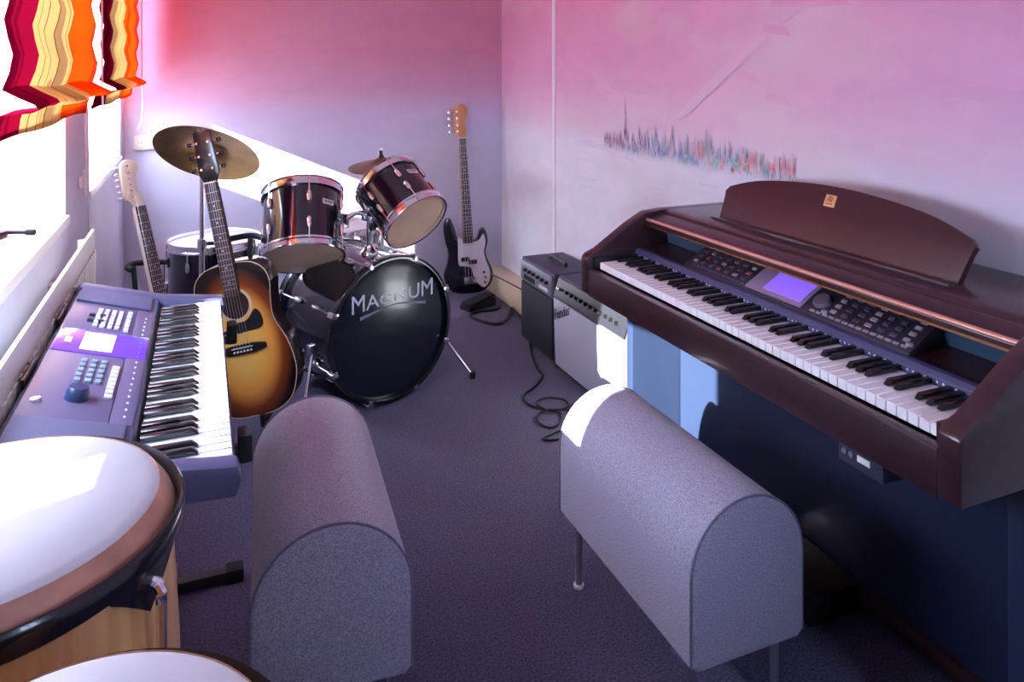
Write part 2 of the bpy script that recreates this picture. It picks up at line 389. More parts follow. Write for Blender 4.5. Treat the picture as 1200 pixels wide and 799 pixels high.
def bldg(y, z0, h, wd, c, a):       # a soft vertical dab: strong in the middle, fading out at both ends
    zm = z0 + h * random.uniform(0.35, 0.65); ln = random.uniform(-0.004, 0.004)
    it.append(([(y - wd*0.3, z0), (y - wd/2, zm), (y + wd/2, zm), (y + wd*0.3, z0)], c, (0.05, a, a, 0.05)))
    it.append(([(y - wd/2, zm), (y - wd*0.25 + ln, z0 + h), (y + wd*0.25 + ln, z0 + h), (y + wd/2, zm)], c, (a, a*0.35, a*0.35, a)))
for k in range(520):
    t = random.random(); y = 3.14 - t * 1.24
    if t < 0.28: c = random.choice([plum, mar, plum, gry, vio, pinkc, mar]); h = random.uniform(0.03, 0.085)
    elif t < 0.60: c = random.choice([blue, teal, cyan, vio, gry, blue, pinkc, teal, plum]); h = random.uniform(0.03, 0.10)
    else: c = random.choice([oran, red, teal, grn, blue, gry, pinkc, cyan, mar, red]); h = random.uniform(0.025, 0.085)
    dens = 0.5 + 0.5 * math.sin(y * 31) * math.sin(y * 17 + 1)
    if random.random() > 0.25 + 0.75 * dens: continue
    bldg(y, HZ - 0.045 + random.uniform(-0.008, 0.02), h, random.uniform(0.006, 0.020), c, random.uniform(0.45, 0.95))
bldg(2.95, HZ - 0.01, 0.12, 0.022, plum, 0.85); bldg(2.95, HZ + 0.06, 0.15, 0.006, plum, 0.7)
for y, c, h in ((2.83, plum, 0.10), (2.70, blue, 0.11), (2.58, plum, 0.12), (2.36, gry, 0.12), (2.22, plum, 0.09), (2.33, teal, 0.10)): bldg(y, HZ - 0.02, h, 0.014, c, 0.75)
for y, c in ((2.42, oran), (2.39, red), (2.07, red), (1.94, red), (2.11, oran)):
    for q in range(4): bldg(y + random.uniform(-0.02, 0.02), HZ - 0.03, random.uniform(0.05, 0.085), 0.012, c, 0.7)
for y, c in ((2.52, teal), (2.47, teal), (2.44, blue), (2.30, grn), (2.02, teal), (2.86, teal)):
    for q in range(5): bldg(y + random.uniform(-0.025, 0.025), HZ - 0.055, random.uniform(0.04, 0.07), 0.014, c, 0.7)
pale = S(236, 206, 228)
for q in range(5):                                     # pale diagonal beam of light in the painting
    o = 0.012 * (q - 2)
    it.append(([(2.52 + o, 1.19), (2.52 + o + 0.015, 1.195), (1.45 + o + 0.05, 1.86), (1.45 + o, 1.86)], pale, (0.35, 0.35, 0.05, 0.05)))
for k in range(26):                                    # loose pale brush clouds
    y = random.uniform(1.0, 3.5); z = random.uniform(1.2, 1.6); L = random.uniform(0.1, 0.35); c = random.choice([S(232, 200, 222), S(226, 206, 200), S(205, 175, 215), S(230, 180, 200)])
    it.append(([(y, z), (y + 0.02, z + 0.03), (y + L, z + 0.05), (y + L, z + 0.02)], c, (0.0, 0.16, 0.0, 0.12)))
for k in range(20):
    y = random.uniform(2.2, 3.4); z = random.uniform(0.78, 1.0); L = random.uniform(0.05, 0.2); c = random.choice([S(190, 205, 230), S(175, 190, 220), S(240, 240, 246)])
    it.append(([(y, z), (y, z + 0.012), (y + L, z + 0.016), (y + L, z)], c, (0.0, 0.4, 0.05, 0.2)))
strokes('mural_brush_strokes', it)

# ------------------------------------------------------------------ roman blinds
def blind_mat(name, stops, ymin, ymax, lines):
    m = bpy.data.materials.new(name); m.use_nodes = True; nt = m.node_tree; nt.nodes.clear()
    out = nt.nodes.new('ShaderNodeOutputMaterial'); mix = nt.nodes.new('ShaderNodeMixShader'); mix.inputs[0].default_value = 0.085
    d = nt.nodes.new('ShaderNodeBsdfDiffuse'); t = nt.nodes.new('ShaderNodeBsdfTranslucent')
    uv = nt.nodes.new('ShaderNodeTexCoord'); sep = nt.nodes.new('ShaderNodeSeparateXYZ'); nt.links.new(uv.outputs['Object'], sep.inputs[0])
    mr = nt.nodes.new('ShaderNodeMapRange'); mr.inputs['From Min'].default_value = ymin; mr.inputs['From Max'].default_value = ymax
    nt.links.new(sep.outputs['Y'], mr.inputs['Value'])
    r = nt.nodes.new('ShaderNodeValToRGB'); r.color_ramp.interpolation = 'CONSTANT'; e = r.color_ramp.elements
    allst = sorted(stops + lines, key=lambda q: q[0])
    while len(e) < len(allst): e.new(0.5)
    for k, (pos, c) in enumerate(allst): e[k].position = pos; e[k].color = c
    nt.links.new(mr.outputs['Result'], r.inputs['Fac'])
    nt.links.new(r.outputs['Color'], d.inputs['Color']); nt.links.new(r.outputs['Color'], t.inputs['Color'])
    nt.links.new(d.outputs[0], mix.inputs[1]); nt.links.new(t.outputs[0], mix.inputs[2]); nt.links.new(mix.outputs[0], out.inputs[0])
    return m
CRIM, BEIGE, ORNG, LINE, DEEP = S(122, 6, 34), S(188, 140, 84), S(212, 66, 8), S(112, 62, 38), S(98, 4, 26)
def blind(y0, y1, s1, s2, zb, label, x=-0.315):
    L = y1 - y0; root = thing('roman_blind', label, 'blind', (x, y0, zb), 0, 'striped roman blinds over the windows')
    lines = []
    n = 5; w_ = (s2 - s1) / n
    for k in range(n):
        lines.append((s1 + w_ * (k + 0.62), LINE)); lines.append((s1 + w_ * (k + 0.70), BEIGE))
    m = blind_mat('blind_stripes', [(0.0, CRIM), (s1 * 0.42, DEEP), (s1 * 0.55, CRIM), (s1, BEIGE), (s2, ORNG), (s2 + (1 - s2) * 0.78, S(206, 44, 20))], 0, L, lines[:10])
    prof = [(-0.016, 0.000), (-0.012, 0.030), (-0.006, 0.050), (0.046, 0.056), (0.056, 0.062), (0.050, 0.070), (0.026, 0.082), (0.002, 0.096)]
    z = 0.096; k = 0
    while zb + z < HEAD - 0.02:
        z += 0.03; ph = (z - 0.092) / 0.12
        prof.append((0.004 + 0.013 * (1 - math.cos(2 * PI * ph)) / 2, z))
    ny = 40; vs = []; fs = []
    for i in range(ny + 1):
        yy = L * i / ny
        for px_, pz in prof:
            wob = 0.0035 * math.sin(yy * 23 + pz * 9) * min(1, pz / 0.1 + 0.3)
            vs.append((px_ + wob, yy, pz + 0.004 * math.sin(yy * 9)))
    m_ = len(prof)
    for i in range(ny):
        for j in range(m_ - 1): fs.append((i*m_+j, (i+1)*m_+j, (i+1)*m_+j+1, i*m_+j+1))
    b = MB(); b.add(vs, fs); o = b.build('fabric', m, root, smooth=True)
    MB().box(-0.02, 0.012, 0, L, HEAD - zb - 0.03, HEAD - zb + 0.03).build('headrail', M_white, root, bevel=0.003)
    MB().bar((-0.021, 0.01, 0.008), (-0.021, L - 0.01, 0.008), 0.006, 0.012).build('bottom_rod', M_white, root)
    cz = 0.88 - zb
    c = MB().tube([(0.03, L - 0.02, HEAD - zb - 0.02), (0.032, L - 0.02, 0.12), (0.034, L - 0.015, -0.02), (0.030, L - 0.02, -0.13), (0.018, L - 0.03, -0.17)], 0.0028, 6, 5)
    c.build('pull_cord', M_white, root, smooth=True)
    return root
blind(1.50, 2.66, 0.20, 0.60, 1.25, 'wide crimson, cream and orange striped blind above the radiator and keyboard')
blind(2.80, 4.35, 0.23, 0.56, 1.25, 'striped blind over the far window, beside the back wall corner')
def roller(y0, y1, zb, label, x=-0.45):  # out-of-view roller blind added to block sun
    root = thing('sun_block_blind', label, 'blind', (x, y0, zb), 0, 'added white roller blinds blocking sun in the window recess')
    MB().box(-0.0006, 0.0006, 0, y1 - y0, 0, HEAD - zb - 0.03).build('fabric', M_roller, root)
    MB().cyl((0, 0, HEAD - zb - 0.03), (0, y1 - y0, HEAD - zb - 0.03), 0.018, n=14).build('roller_tube', M_white, root, smooth=True)
    MB().box(-0.005, 0.005, 0, y1 - y0, -0.012, 0.004).build('bottom_bar', M_white, root, bevel=0.002)
M_roller = blind_mat('roller_fabric', [(0.0, S(206, 204, 202)), (0.5, S(206, 204, 202))], 0, 1, [])
roller(0.57, 1.12, 1.150, 'added unseen white roller blind blocking sun, pulled lower, beside the congas')
roller(1.14, 1.52, 1.315, 'added unseen white roller blind blocking sun, pulled less far, next to the striped blind')

# ------------------------------------------------------------------ radiator, pipes, wall fittings
rad = thing('radiator', 'cream panel radiator under the window sill behind the keyboard', 'radiator', (XL, 1.04, 0.0))
M_rad = mat('radiator_enamel', S(228, 222, 206), 0.35)
RL, x0, x1, zt = 1.52, 0.03, 0.086, 0.905
MB().box(x1 - 0.010, x1, 0, RL, 0.30, zt).build('front_panel', M_rad, rad, bevel=0.005)
MB().box(x0, x0 + 0.012, 0, RL, 0.30, zt - 0.10).build('back_panel', M_rad, rad, bevel=0.004)
for yy in (0.0, RL - 0.012): MB().box(x0 + 0.012, x1 - 0.014, yy, yy + 0.012, 0.31, zt - 0.03).build('side_cover', M_rad, rad)
rib = MB().box(x1, x1 + 0.005, -0.012, 0.012, 0.36, zt - 0.06).mesh('rib', 0.002)
for k in range(38): o = link('rib', rib, M_rad, rad); o.location = (0, 0.03 + k * 0.0395, 0)
fin = MB().box(x0 + 0.012, x1 - 0.014, -0.0015, 0.0015, zt - 0.16, zt - 0.11).mesh('fin')
for k in range(60): o = link('fin', fin, M_rad, rad); o.location = (0, 0.03 + k * 0.0247, 0)
for yy in (0.2, RL - 0.2): MB().box(0.0, x0, yy - 0.02, yy + 0.02, 0.45, 0.8).build('wall_bracket', M_steel, rad)
MB().tube([(0.065, RL, 0.36), (0.065, RL + 0.05, 0.36), (0.065, RL + 0.06, 0.30), (0.065, RL + 0.06, 0.0)], 0.010, 10, 4).build('pipe', M_rad, rad, smooth=True)
MB().cyl((0.065, RL + 0.005, 0.80), (0.065, RL + 0.085, 0.80), 0.019, 0.016, 16).build('thermostat_valve', M_white, rad, smooth=True)
MB().tube([(0.065, RL + 0.055, 0.80), (0.065, RL + 0.058, 0.76), (0.065, RL + 0.058, 0.0)], 0.009, 10, 3).build('pipe', M_rad, rad, smooth=True)

sk = thing('socket_strip', 'cream double wall socket on the back wall beside the window corner', 'socket', (-0.272, YB, 0.993))
MB().box(-0.058, 0.058, -0.028, 0, -0.038, 0.038).build('housing', mat('cream_plastic', S(224, 212, 192), 0.4), sk, bevel=0.006)
for xx in (-0.028, 0.028):
    s_ = MB().lathe([(0, -0.001), (0.019, -0.001), (0.021, 0.002), (0.017, 0.002), (0.016, -0.0005), (0, -0.0005)], 20, Matrix.Translation((xx, -0.029, 0)) @ Matrix.Rotation(PI/2, 4, 'X')).build('outlet', M_white, sk, smooth=True)
    for q in (-0.006, 0.006): MB().cyl((xx + q, -0.0285, 0), (xx + q, -0.0302, 0), 0.0022, n=8).build('pin_hole', M_black, s_)
tr = MB().box(XR - 0.006, XR, 3.676, 3.712, 0.137, ZC).build('cable_trunking', mat('pale_trunking', S(240, 232, 240), 0.5), bevel=0.002)
tag(tr, 'thin pale vertical cable trunking on the mural wall near the corner', 'trunking')

cc = thing('blind_cord', 'white cord looped over a cleat on the pier between the windows', 'cord', (XL, 2.90, 1.00))
MB().box(0, 0.012, -0.012, 0.012, -0.02, 0.02).build('cleat_base', M_white, cc, bevel=0.003)
MB().cyl((0.018, 0, -0.045), (0.018, 0, 0.045), 0.006, n=10).build('cleat_horn', M_white, cc, smooth=True)
MB().tube([(0.02, -0.02, 0.25), (0.024, -0.012, 0.05), (0.026, 0.012, -0.02), (0.026, 0.03, -0.12), (0.02, 0.06, -0.21), (0.02, 0.09, -0.20), (0.022, 0.05, -0.08), (0.026, 0.012, 0.02), (0.022, 0.02, 0.25)], 0.003, 6, 6).build('cord_loop', M_white, cc, smooth=True)
# small black thing on the sill: folding mini tripod clamp
sc = thing('phone_clamp', 'small black clamp lying on the white window sill', 'clamp', (-0.452, 2.33, SILL), math.radians(-22))
MB().cyl((-0.10, 0, 0.012), (0.035, 0, 0.012), 0.0055, n=10).build('rod', M_black, sc)
MB().cyl((0.030, 0, 0.012), (0.050, 0, 0.012), 0.008, n=12).build('grip', M_rubber, sc)
MB().box(-0.045, -0.015, -0.045, -0.006, 0.0, 0.018).build('jaw', M_black, sc, bevel=0.003)
MB().box(-0.10, -0.06, -0.05, -0.02, 0.0, 0.014).build('jaw', M_black, sc, bevel=0.003)

# ------------------------------------------------------------------ electronic keyboard on an x stand
KB = thing('electronic_keyboard', 'dark grey electronic keyboard with purple screen band on an x stand', 'keyboard', (0, 0, 0))
M_kb = mat('keyboard_plastic', S(78, 78, 108), 0.34, coat=0.15); M_kb2 = mat('keyboard_panel', S(94, 84, 112), 0.36)
M_key = mat('white_key', S(240, 238, 236), 0.22, coat=0.3); M_bkey = mat('black_key', S(16, 16, 20), 0.25, coat=0.2)
def kpoly(pts, y0, y1): return MB().prism(pts, lambda a, b, k: (a, y0 if k == 0 else y1, b))
y0, y1 = 1.205, 2.150
kpoly([(-0.275, 0.755), (0.048, 0.738), (0.052, 0.755), (-0.092, 0.748), (-0.100, 0.796), (-0.27, 0.845), (-0.282, 0.835)], y0 + 0.03, y1 - 0.03).build('chassis', M_kb, KB, bevel=0.004)
for a, b in ((y0, 1.246), (2.104, y1)):
    kpoly([(-0.280, 0.752), (0.050, 0.735), (0.058, 0.76), (0.052, 0.782), (-0.09, 0.800), (-0.272, 0.850), (-0.288, 0.838)], a, b).build('end_cheek', M_kb, KB, bevel=0.006)
sl = (0.845 - 0.796) / (-0.27 + 0.100)
def pz(x): return 0.796 + (x + 0.100) * sl
ang = math.atan(sl)
def pslab(name, xa, xb, ya, yb, h, m, parent=KB, bevel=0.0015, base=0.0):
    cx, cy = (xa + xb) / 2, (ya + yb) / 2
    Mx = Matrix.Translation((cx, cy, pz(cx))) @ Matrix.Rotation(-ang, 4, 'Y')
    return MB().box(-(xb - xa) / 2 / math.cos(ang), (xb - xa) / 2 / math.cos(ang), -(yb - ya) / 2, (yb - ya) / 2, base, h, Mx).build(name, m, parent, bevel=bevel)
M_spk = mat('speaker_grille', S(62, 64, 104), 0.5, bump=(900, 0.6))
pslab('speaker_grille', -0.268, -0.112, 1.252, 1.365, 0.006, M_spk, bevel=0.003); pslab('speaker_grille', -0.268, -0.112, 1.995, 2.100, 0.006, M_spk, bevel=0.003)
pslab('control_panel', -0.268, -0.140, 1.37, 1.665, 0.002, M_kb2); pslab('control_panel', -0.268, -0.140, 1.805, 1.99, 0.002, M_kb2)
pslab('control_panel', -0.138, -0.104, 1.37, 1.99, 0.002, M_kb2)
M_purp = mat('purple_display_band', S(108, 66, 190), 0.22, coat=0.4)
db = pslab('display_band', -0.268, -0.104, 1.668, 1.802, 0.003, M_purp)
pslab('screen', -0.222, -0.165, 1.685, 1.785, 0.0045, mat('lcd_screen', S(222, 214, 236), 0.2, emit=S(214, 206, 240), es=0.25), db, base=0.002)  # pale colour and faint glow stand in for a reflection on the screen
pslab('logo_sticker', -0.252, -0.240, 1.715, 1.745, 0.004, M_white, db, base=0.002)
M_btn = mat('grey_button', S(196, 190, 196), 0.4); M_btd = mat('dark_button', S(34, 34, 44), 0.4)
def buttons(xs, ys, dx, dy, m, h=0.006):
    me = MB().box(-dx/2, dx/2, -dy/2, dy/2, 0.001, h).mesh('button', 0.0012)
    for x in xs:
        for y in ys: o = link('button', me, m, KB); o.location = (x, y, pz(x)); o.rotation_euler = (0, -ang, 0)
buttons((-0.212, -0.198, -0.184, -0.170), [1.835 + 0.022 * k for k in range(6)], 0.009, 0.014, M_btn)
buttons((-0.152,), [1.83 + 0.03 * k for k in range(5)], 0.010, 0.018, M_btn)
buttons((-0.224, -0.204), (1.862, 1.90), 0.012, 0.010, M_btd, 0.008)
buttons((-0.150,), [1.47 + 0.019 * k for k in range(8)], 0.013, 0.015, M_btn)
buttons((-0.205, -0.188, -0.172), [1.53 + 0.024 * k for k in range(5)], 0.010, 0.015, mat('teal_button', S(120, 136, 150), 0.4))
buttons((-0.118,), [1.40 + 0.028 * k for k in range(20)], 0.004, 0.008, M_btn, 0.003)
kx = -0.196; MB().lathe([(0, 0.022), (0.015, 0.022), (0.018, 0.016), (0.020, 0.0), (0, 0)], 24, Matrix.Translation((kx, 1.455, pz(kx))) @ Matrix.Rotation(-ang, 4, 'Y')).build('data_dial', mat('dial_blue', S(36, 48, 84), 0.3), KB, smooth=True)
MB().lathe([(0, 0.006), (0.008, 0.006), (0.009, 0.0), (0, 0)], 16, Matrix.Translation((-0.25, 1.43, pz(-0.25)))).build('volume_knob', M_btn, KB, smooth=True)
for yy in (1.50, 1.84): MB().bar((-0.281, yy, 0.842), (-0.281, yy + 0.11, 0.842), 0.005, 0.020).build('music_rest_socket', M_black, KB)

def keys(parent, yA, n_white, pitch, xf, xb, zt, first, bl, bh, wmat, bmat):
    """white keys run from y=yA downwards (far end is the bass for the left keyboard) ; first = note index of the first white (0=C)"""
    wm = MB().box(xf, xb, -pitch/2 + 0.0006, pitch/2 - 0.0006, zt - 0.022, zt).mesh('white_key', 0.0014, 1)
    sgn = 1 if xb > xf else -1
    bw = pitch * 0.56
    xa, xe = xb - sgn * bl, xb
    bm_ = MB().prism([(xa, zt + 0.001), (xe, zt + 0.001), (xe, zt + bh), (xa + sgn * 0.010, zt + bh)], lambda a, b, k: (a, -bw/2 if k == 0 else bw/2, b)).mesh('black_key', 0.0014, 1)
    for k in range(n_white):
        yy = yA + k * pitch * keys.dir
        o = link('white_key', wm, wmat, parent); o.location = (0, yy, 0)
        note = (first + k) % 7
        if note in (0, 1, 3, 4, 5) and k < n_white - 1:
            o = link('black_key', bm_, bmat, parent); o.location = (0, yy + pitch / 2 * keys.dir, 0)
keys.dir = 1
keys(KB, 1.258, 36, 0.02345, 0.046, -0.091, 0.782, 0, 0.088, 0.011, M_key, M_bkey)

ST = thing('keyboard_stand', 'black folding x stand under the electronic keyboard', 'stand', (0, 0, 0))
for s_ in (-1, 1):
    xo = 0.012 * s_ - 0.09
    MB().bar((xo, 1.745 - s_ * 0.425, 0.035), (xo, 1.68 + s_ * 0.30, 0.715), 0.025, 0.035, Vector((1, 0, 0))).build('leg', M_blackmetal, ST, bevel=0.004)
for yy in (1.32, 2.17):
    f = MB().bar((-0.26, yy, 0.018), (0.095, yy, 0.018), 0.032, 0.028).build('foot_bar', M_blackmetal, ST, bevel=0.004)
    for xx in (-0.25, 0.085): MB().box(xx - 0.022, xx + 0.022, yy - 0.022, yy + 0.022, 0, 0.036).build('foot_cap', M_rubber, f, bevel=0.005)
for yy in (1.38, 1.98):
    f = MB().bar((-0.24, yy, 0.728), (0.070, yy, 0.720), 0.030, 0.026).build('support_arm', M_blackmetal, ST, bevel=0.004)
    MB().box(0.059, 0.082, yy - 0.022, yy + 0.022, 0.708, 0.756).build('end_stop', M_rubber, f, bevel=0.005)
MB().cyl((-0.135, 1.66, 0.36), (-0.045, 1.66, 0.36), 0.022, n=18).build('pivot_bolt', M_steel, ST)

# ------------------------------------------------------------------ congas
def conga(loc, R, H, label, wood, rot=0.0):
    root = thing('conga_drum', label, 'drum', (loc[0], loc[1], 0), rot, 'congas by the window')
    sb = 0.20
    prof = [(R*0.66, sb), (R*0.74, sb + 0.10), (R*0.90, sb + 0.30), (R*0.985, sb + 0.48), (R*0.97, H - 0.16), (R*0.925, H - 0.02), (R*0.84, H - 0.02), (R*0.84, H - 0.10), (R*0.60, sb + 0.01), (R*0.66, sb)]
    sh = MB().lathe(prof, 56).build('shell', wood, root, smooth=True)
    hd = MB().lathe([(0, H + 0.004), (R*0.5, H + 0.003), (R*0.80, H), (R*0.86, H - 0.004), (R*0.935, H - 0.022), (R*0.945, H - 0.03)], 64).build('head', M_skin, root, smooth=True)
    MB().lathe([(R*0.955, H - 0.030), (R*0.937, H - 0.0205), (R*0.866, H - 0.0033), (R*0.862, H - 0.0055), (R*0.92, H - 0.03), (R*0.955, H - 0.030)], 64).build('head_collar', mat('rawhide_collar', S(196, 142, 116), 0.5, var=(26, 0.25)), hd, smooth=True)
    rm = MB().lathe([(R*0.952, H - 0.030), (R*0.958, H - 0.019), (R*0.978, H - 0.013), (R*0.998, H - 0.018), (R*1.0, H - 0.026), (R*0.990, H - 0.035), (R*0.970, H - 0.038), (R*0.957, H - 0.036), (R*0.952, H - 0.030)], 64)
    rim = rm.build('rim', mat('black_rim', S(26, 24, 30), 0.22, 0.3, 0.4), root, smooth=True)
    for k in range(6):
        a = 2*PI*k/6 + 0.35; ca, sa = math.cos(a), math.sin(a); T = Matrix.Rotation(a, 4, 'Z')
        pl = []
        for j in range(7):
            t = (j - 3) / 3; da = t * 0.26; dz = 0.008 + 0.034 * (1 - abs(t)) ** 1.1
            pl.append((da, dz))
        vs = []; 
        for da, dz in pl:
            for rr_ in (R*0.985, R*0.962):
                for zz in (H - 0.030, H - 0.030 - dz): vs.append((rr_*math.cos(a+da), rr_*math.sin(a+da), zz))
        fs = []
        for j in range(6):
            b = j*4; c = b+4
            fs += [(b, b+1, c+1, c), (b+2, c+2, c+3, b+3), (b+1, b+3, c+3, c+1), (b, c, c+2, b+2)]
        fs += [(0, 2, 3, 1), (24, 25, 27, 26)]
        MB().add(vs, fs).build('side_plate', MATS['black_rim'], rim, smooth=True)
        lug = MB(); rr_ = R*1.0
        lug.tube([T @ Vector((R*0.96, 0, H-0.045)), T @ Vector((R*1.035, 0, H-0.050)), T @ Vector((R*1.045, 0, H-0.08)), T @ Vector((R*1.04, 0, H-0.24))], 0.0048, 8, 4)
        lg = lug.build('tuning_hook', M_chrome, root, smooth=True)
        MB().box(R*0.965, R*1.07, -0.012, 0.012, H-0.245, H-0.205, T).build('lug_bracket', M_black, lg, bevel=0.004)
        MB().cyl(T @ Vector((R*1.04, 0, H-0.262)), T @ Vector((R*1.04, 0, H-0.245)), 0.009, n=6).build('nut', M_chrome, lg)
    for zz, rr_ in ((sb + 0.015, R*0.675), (sb + 0.30, R*0.905)): MB().ring(rr_, rr_ + 0.004, zz, zz + 0.022, 56).build('band', M_blackmetal, root, smooth=True)
    st = MB().ring(R*0.72, R*0.72+0.012, sb + 0.03, sb + 0.05, 40).build('stand_basket', M_blackmetal, root, smooth=True)
    for k in range(3):
        a = 2*PI*k/3 + 0.5; ca, sa = math.cos(a), math.sin(a)
        l = MB().tube([(R*0.72*ca, R*0.72*sa, sb + 0.04), (R*0.8*ca, R*0.8*sa, sb - 0.02), (R*1.0*ca, R*1.0*sa, 0.02)], 0.010, 8, 4).build('leg', M_blackmetal, root, smooth=True)
        MB().cyl((R*1.0*ca, R*1.0*sa, 0.0), (R*1.0*ca, R*1.0*sa, 0.026), 0.015, n=12).build('foot', M_rubber, l)
    return root
conga((-0.187, 0.813), 0.173, 0.98, 'large natural wood conga with black rim and white skin beside the keyboard', M_ash, 0.16)
conga((-0.070, 0.456), 0.130, 0.992, 'smaller conga with dark rim standing beside the bench, farther from the keyboard', M_ash, 0.5)

# ------------------------------------------------------------------ upholstered benches
def fabric_mat():
    m = bpy.data.materials.new('melange_fabric'); m.use_nodes = True; nt = m.node_tree; p = nt.nodes['Principled BSDF']
    p.inputs['Roughness'].default_value = 0.9; p.inputs['Sheen Weight'].default_value = 0.25; p.inputs['Specular IOR Level'].default_value = 0.15
    tc = nt.nodes.new('ShaderNodeTexCoord'); n = nt.nodes.new('ShaderNodeTexNoise'); n.inputs['Scale'].default_value = 330; n.inputs['Detail'].default_value = 3
    nt.links.new(tc.outputs['Object'], n.inputs['Vector'])
    r = nt.nodes.new('ShaderNodeValToRGB'); e = r.color_ramp.elements
    e[0].position = 0.3; e[0].color = S(124, 118, 136); e[1].position = 0.7; e[1].color = S(178, 172, 190)
    nt.links.new(n.outputs['Fac'], r.inputs['Fac']); nt.links.new(r.outputs['Color'], p.inputs['Base Color'])
    b = nt.nodes.new('ShaderNodeBump'); b.inputs['Strength'].default_value = 0.35; b.inputs['Distance'].default_value = 0.002
    nt.links.new(n.outputs['Fac'], b.inputs['Height']); nt.links.new(b.outputs['Normal'], p.inputs['Normal'])
    return m
M_fab = fabric_mat(); M_pipe = mat('piping_thread', S(112, 108, 128), 0.9)
def bench(loc, L, W, zb, zt, rz, label):
    root = thing('upholstered_bench', label, 'bench', (loc[0], loc[1], 0), rz, 'grey barrel-topped benches')
    hw = W / 2; zs = zt - hw * 1.0
    prof = [(hw - 0.012, zb), (hw, zb + 0.012)]
    N = 22
    for k in range(N + 1):
        a = PI * k / N; prof.append((hw * math.cos(a), zs + (zt - zs) * math.sin(a)))
    prof += [(-hw, zb + 0.012), (-hw + 0.012, zb)]
    # body with softly rounded end edges
    vs = []; fs = []; n = len(prof); cx, cz = 0, (zb + zs) / 2
    rows = [(-L/2, 0.010), (-L/2 + 0.004, 0.003), (-L/2 + 0.012, 0.0)] + [(-L/2 + 0.012 + (L - 0.024) * t / 8, 0.0) for t in range(1, 8)] + [(L/2 - 0.012, 0.0), (L/2 - 0.004, 0.003), (L/2, 0.010)]
    for yy, ins in rows:
        for a, b in prof:
            d = Vector((a - cx, b - cz)); q = d * (1 - ins / max(d.length, 1e-4)); vs.append((q.x + cx, yy, q.y + cz))
    for r_ in range(len(rows) - 1):
        for k in range(n): j = (k + 1) % n; fs.append((r_*n+k, r_*n+j, (r_+1)*n+j, (r_+1)*n+k))
    fs.append(tuple(range(n))); fs.append(tuple(reversed(range((len(rows)-1)*n, len(rows)*n))))
    MB().add(vs, fs).build('padded_body', M_fab, root, smooth=True)
    for s_ in (-1, 1):
        yy = s_ * (L / 2 - 0.006)
        arch = [(a * 1.0, yy, b) for a, b in prof[1:-1]]
        MB().tube(arch, 0.0026, 6).build('piping', M_pipe, root, smooth=True)
    for sx in (-1, 1):
        for sy in (-1, 1):
            x, y = sx * (hw - 0.035), sy * (L / 2 - 0.05)
            l = MB().cyl((x, y, 0.006), (x, y, zb + 0.004), 0.0095, n=16).build('leg', M_steel, root, smooth=True)
            MB().cyl((x, y, 0), (x, y, 0.008), 0.014, n=16).build('glide', M_white, l, smooth=True)
            MB().box(x - 0.03, x + 0.03, y - 0.03, y + 0.03, zb - 0.004, zb + 0.002).build('mounting_plate', M_steel, l)
    return root
bench((1.040, 1.535), 0.60, 0.285, 0.18, 0.503, 0.0, 'grey fabric barrel-topped bench pulled up to the digital piano')
bench((0.258, 1.770), 0.61, 0.305, 0.18, 0.503, -math.radians(4.0), 'grey fabric barrel-topped bench standing by the electronic keyboard')

# ------------------------------------------------------------------ digital piano
PN = thing('digital_piano', 'dark mahogany digital piano with music rest against the mural wall', 'piano', (0, 0, 0))
PY0, PY1 = 0.870, 2.225        # near and far ends
M_lowp = mat('lower_panel_black', S(32, 42, 66), 0.3, coat=0.3)
M_gold = mat('gold_strip', S(226, 170, 120), 0.25, 1.0)
M_teal = mat('speaker_cloth', S(46, 70, 92), 0.85, bump=(600, 0.4)); M_pblack = mat('piano_black', S(22, 20, 26), 0.3, coat=0.3)
def ppoly(pts, y0, y1): return MB().prism(pts, lambda a, b, k: (a, y0 if k == 0 else y1, b))
cheek = [(1.170, 0.645), (1.170, 0.760), (1.182, 0.772), (1.215, 0.785), (1.335, 0.862), (1.400, 0.896), (1.470, 0.902), (1.765, 0.902), (1.765, 0.645)]
for a, b in ((PY0, PY0 + 0.045), (PY1 - 0.045, PY1)):
    ch = ppoly(cheek, a, b).build('cheek', M_piano, PN, bevel=0.006)
    ppoly([(1.345, 0.0), (1.345, 0.655), (1.765, 0.655), (1.765, 0.0)], a + 0.004, b - 0.004).build('end_leg', M_lowp, PN, bevel=0.004)
    MB().box(1.20, 1.765, a - 0.004, b + 0.004, 0.0, 0.055).build('foot_block', M_piano, PN, bevel=0.008)
i0, i1 = PY0 + 0.045, PY1 - 0.045
MB().box(1.185, 1.765, i0, i1, 0.645, 0.712).build('keybed', M_piano, PN, bevel=0.004)
MB().box(1.172, 1.200, i0, i1, 0.640, 0.727).build('key_slip', M_piano, PN, bevel=0.004)
MB().box(1.535, 1.555, i0, i1, 0.085, 0.645).build('lower_panel', M_lowp, PN)
MB().box(1.520, 1.562, i0, i1, 0.045, 0.085).build('floor_rail', M_piano, PN, bevel=0.004)
pb = MB().box(1.36, 1.53, 1.40, 1.68, 0.03, 0.10).build('pedal_box', M_pblack, PN, bevel=0.006)
for yy in (1.46, 1.54, 1.62): MB().box(1.27, 1.37, yy - 0.014, yy + 0.014, 0.050, 0.062).build('pedal', M_gold, pb, bevel=0.004)
MB().box(1.755, 1.768, i0, i1, 0.30, 0.890).build('back_board', M_pblack, PN)
ppoly([(1.452, 0.866), (1.468, 0.896), (1.485, 0.902), (1.765, 0.902), (1.765, 0.882), (1.50, 0.878), (1.465, 0.856)], i0, i1).build('top_board', M_piano, PN, bevel=0.002)
ppoly([(1.400, 0.852), (1.398, 0.868), (1.408, 0.878), (1.452, 0.892), (1.470, 0.880), (1.465, 0.856)], i0, i1).build('sliding_lid', M_piano, PN, bevel=0.003)
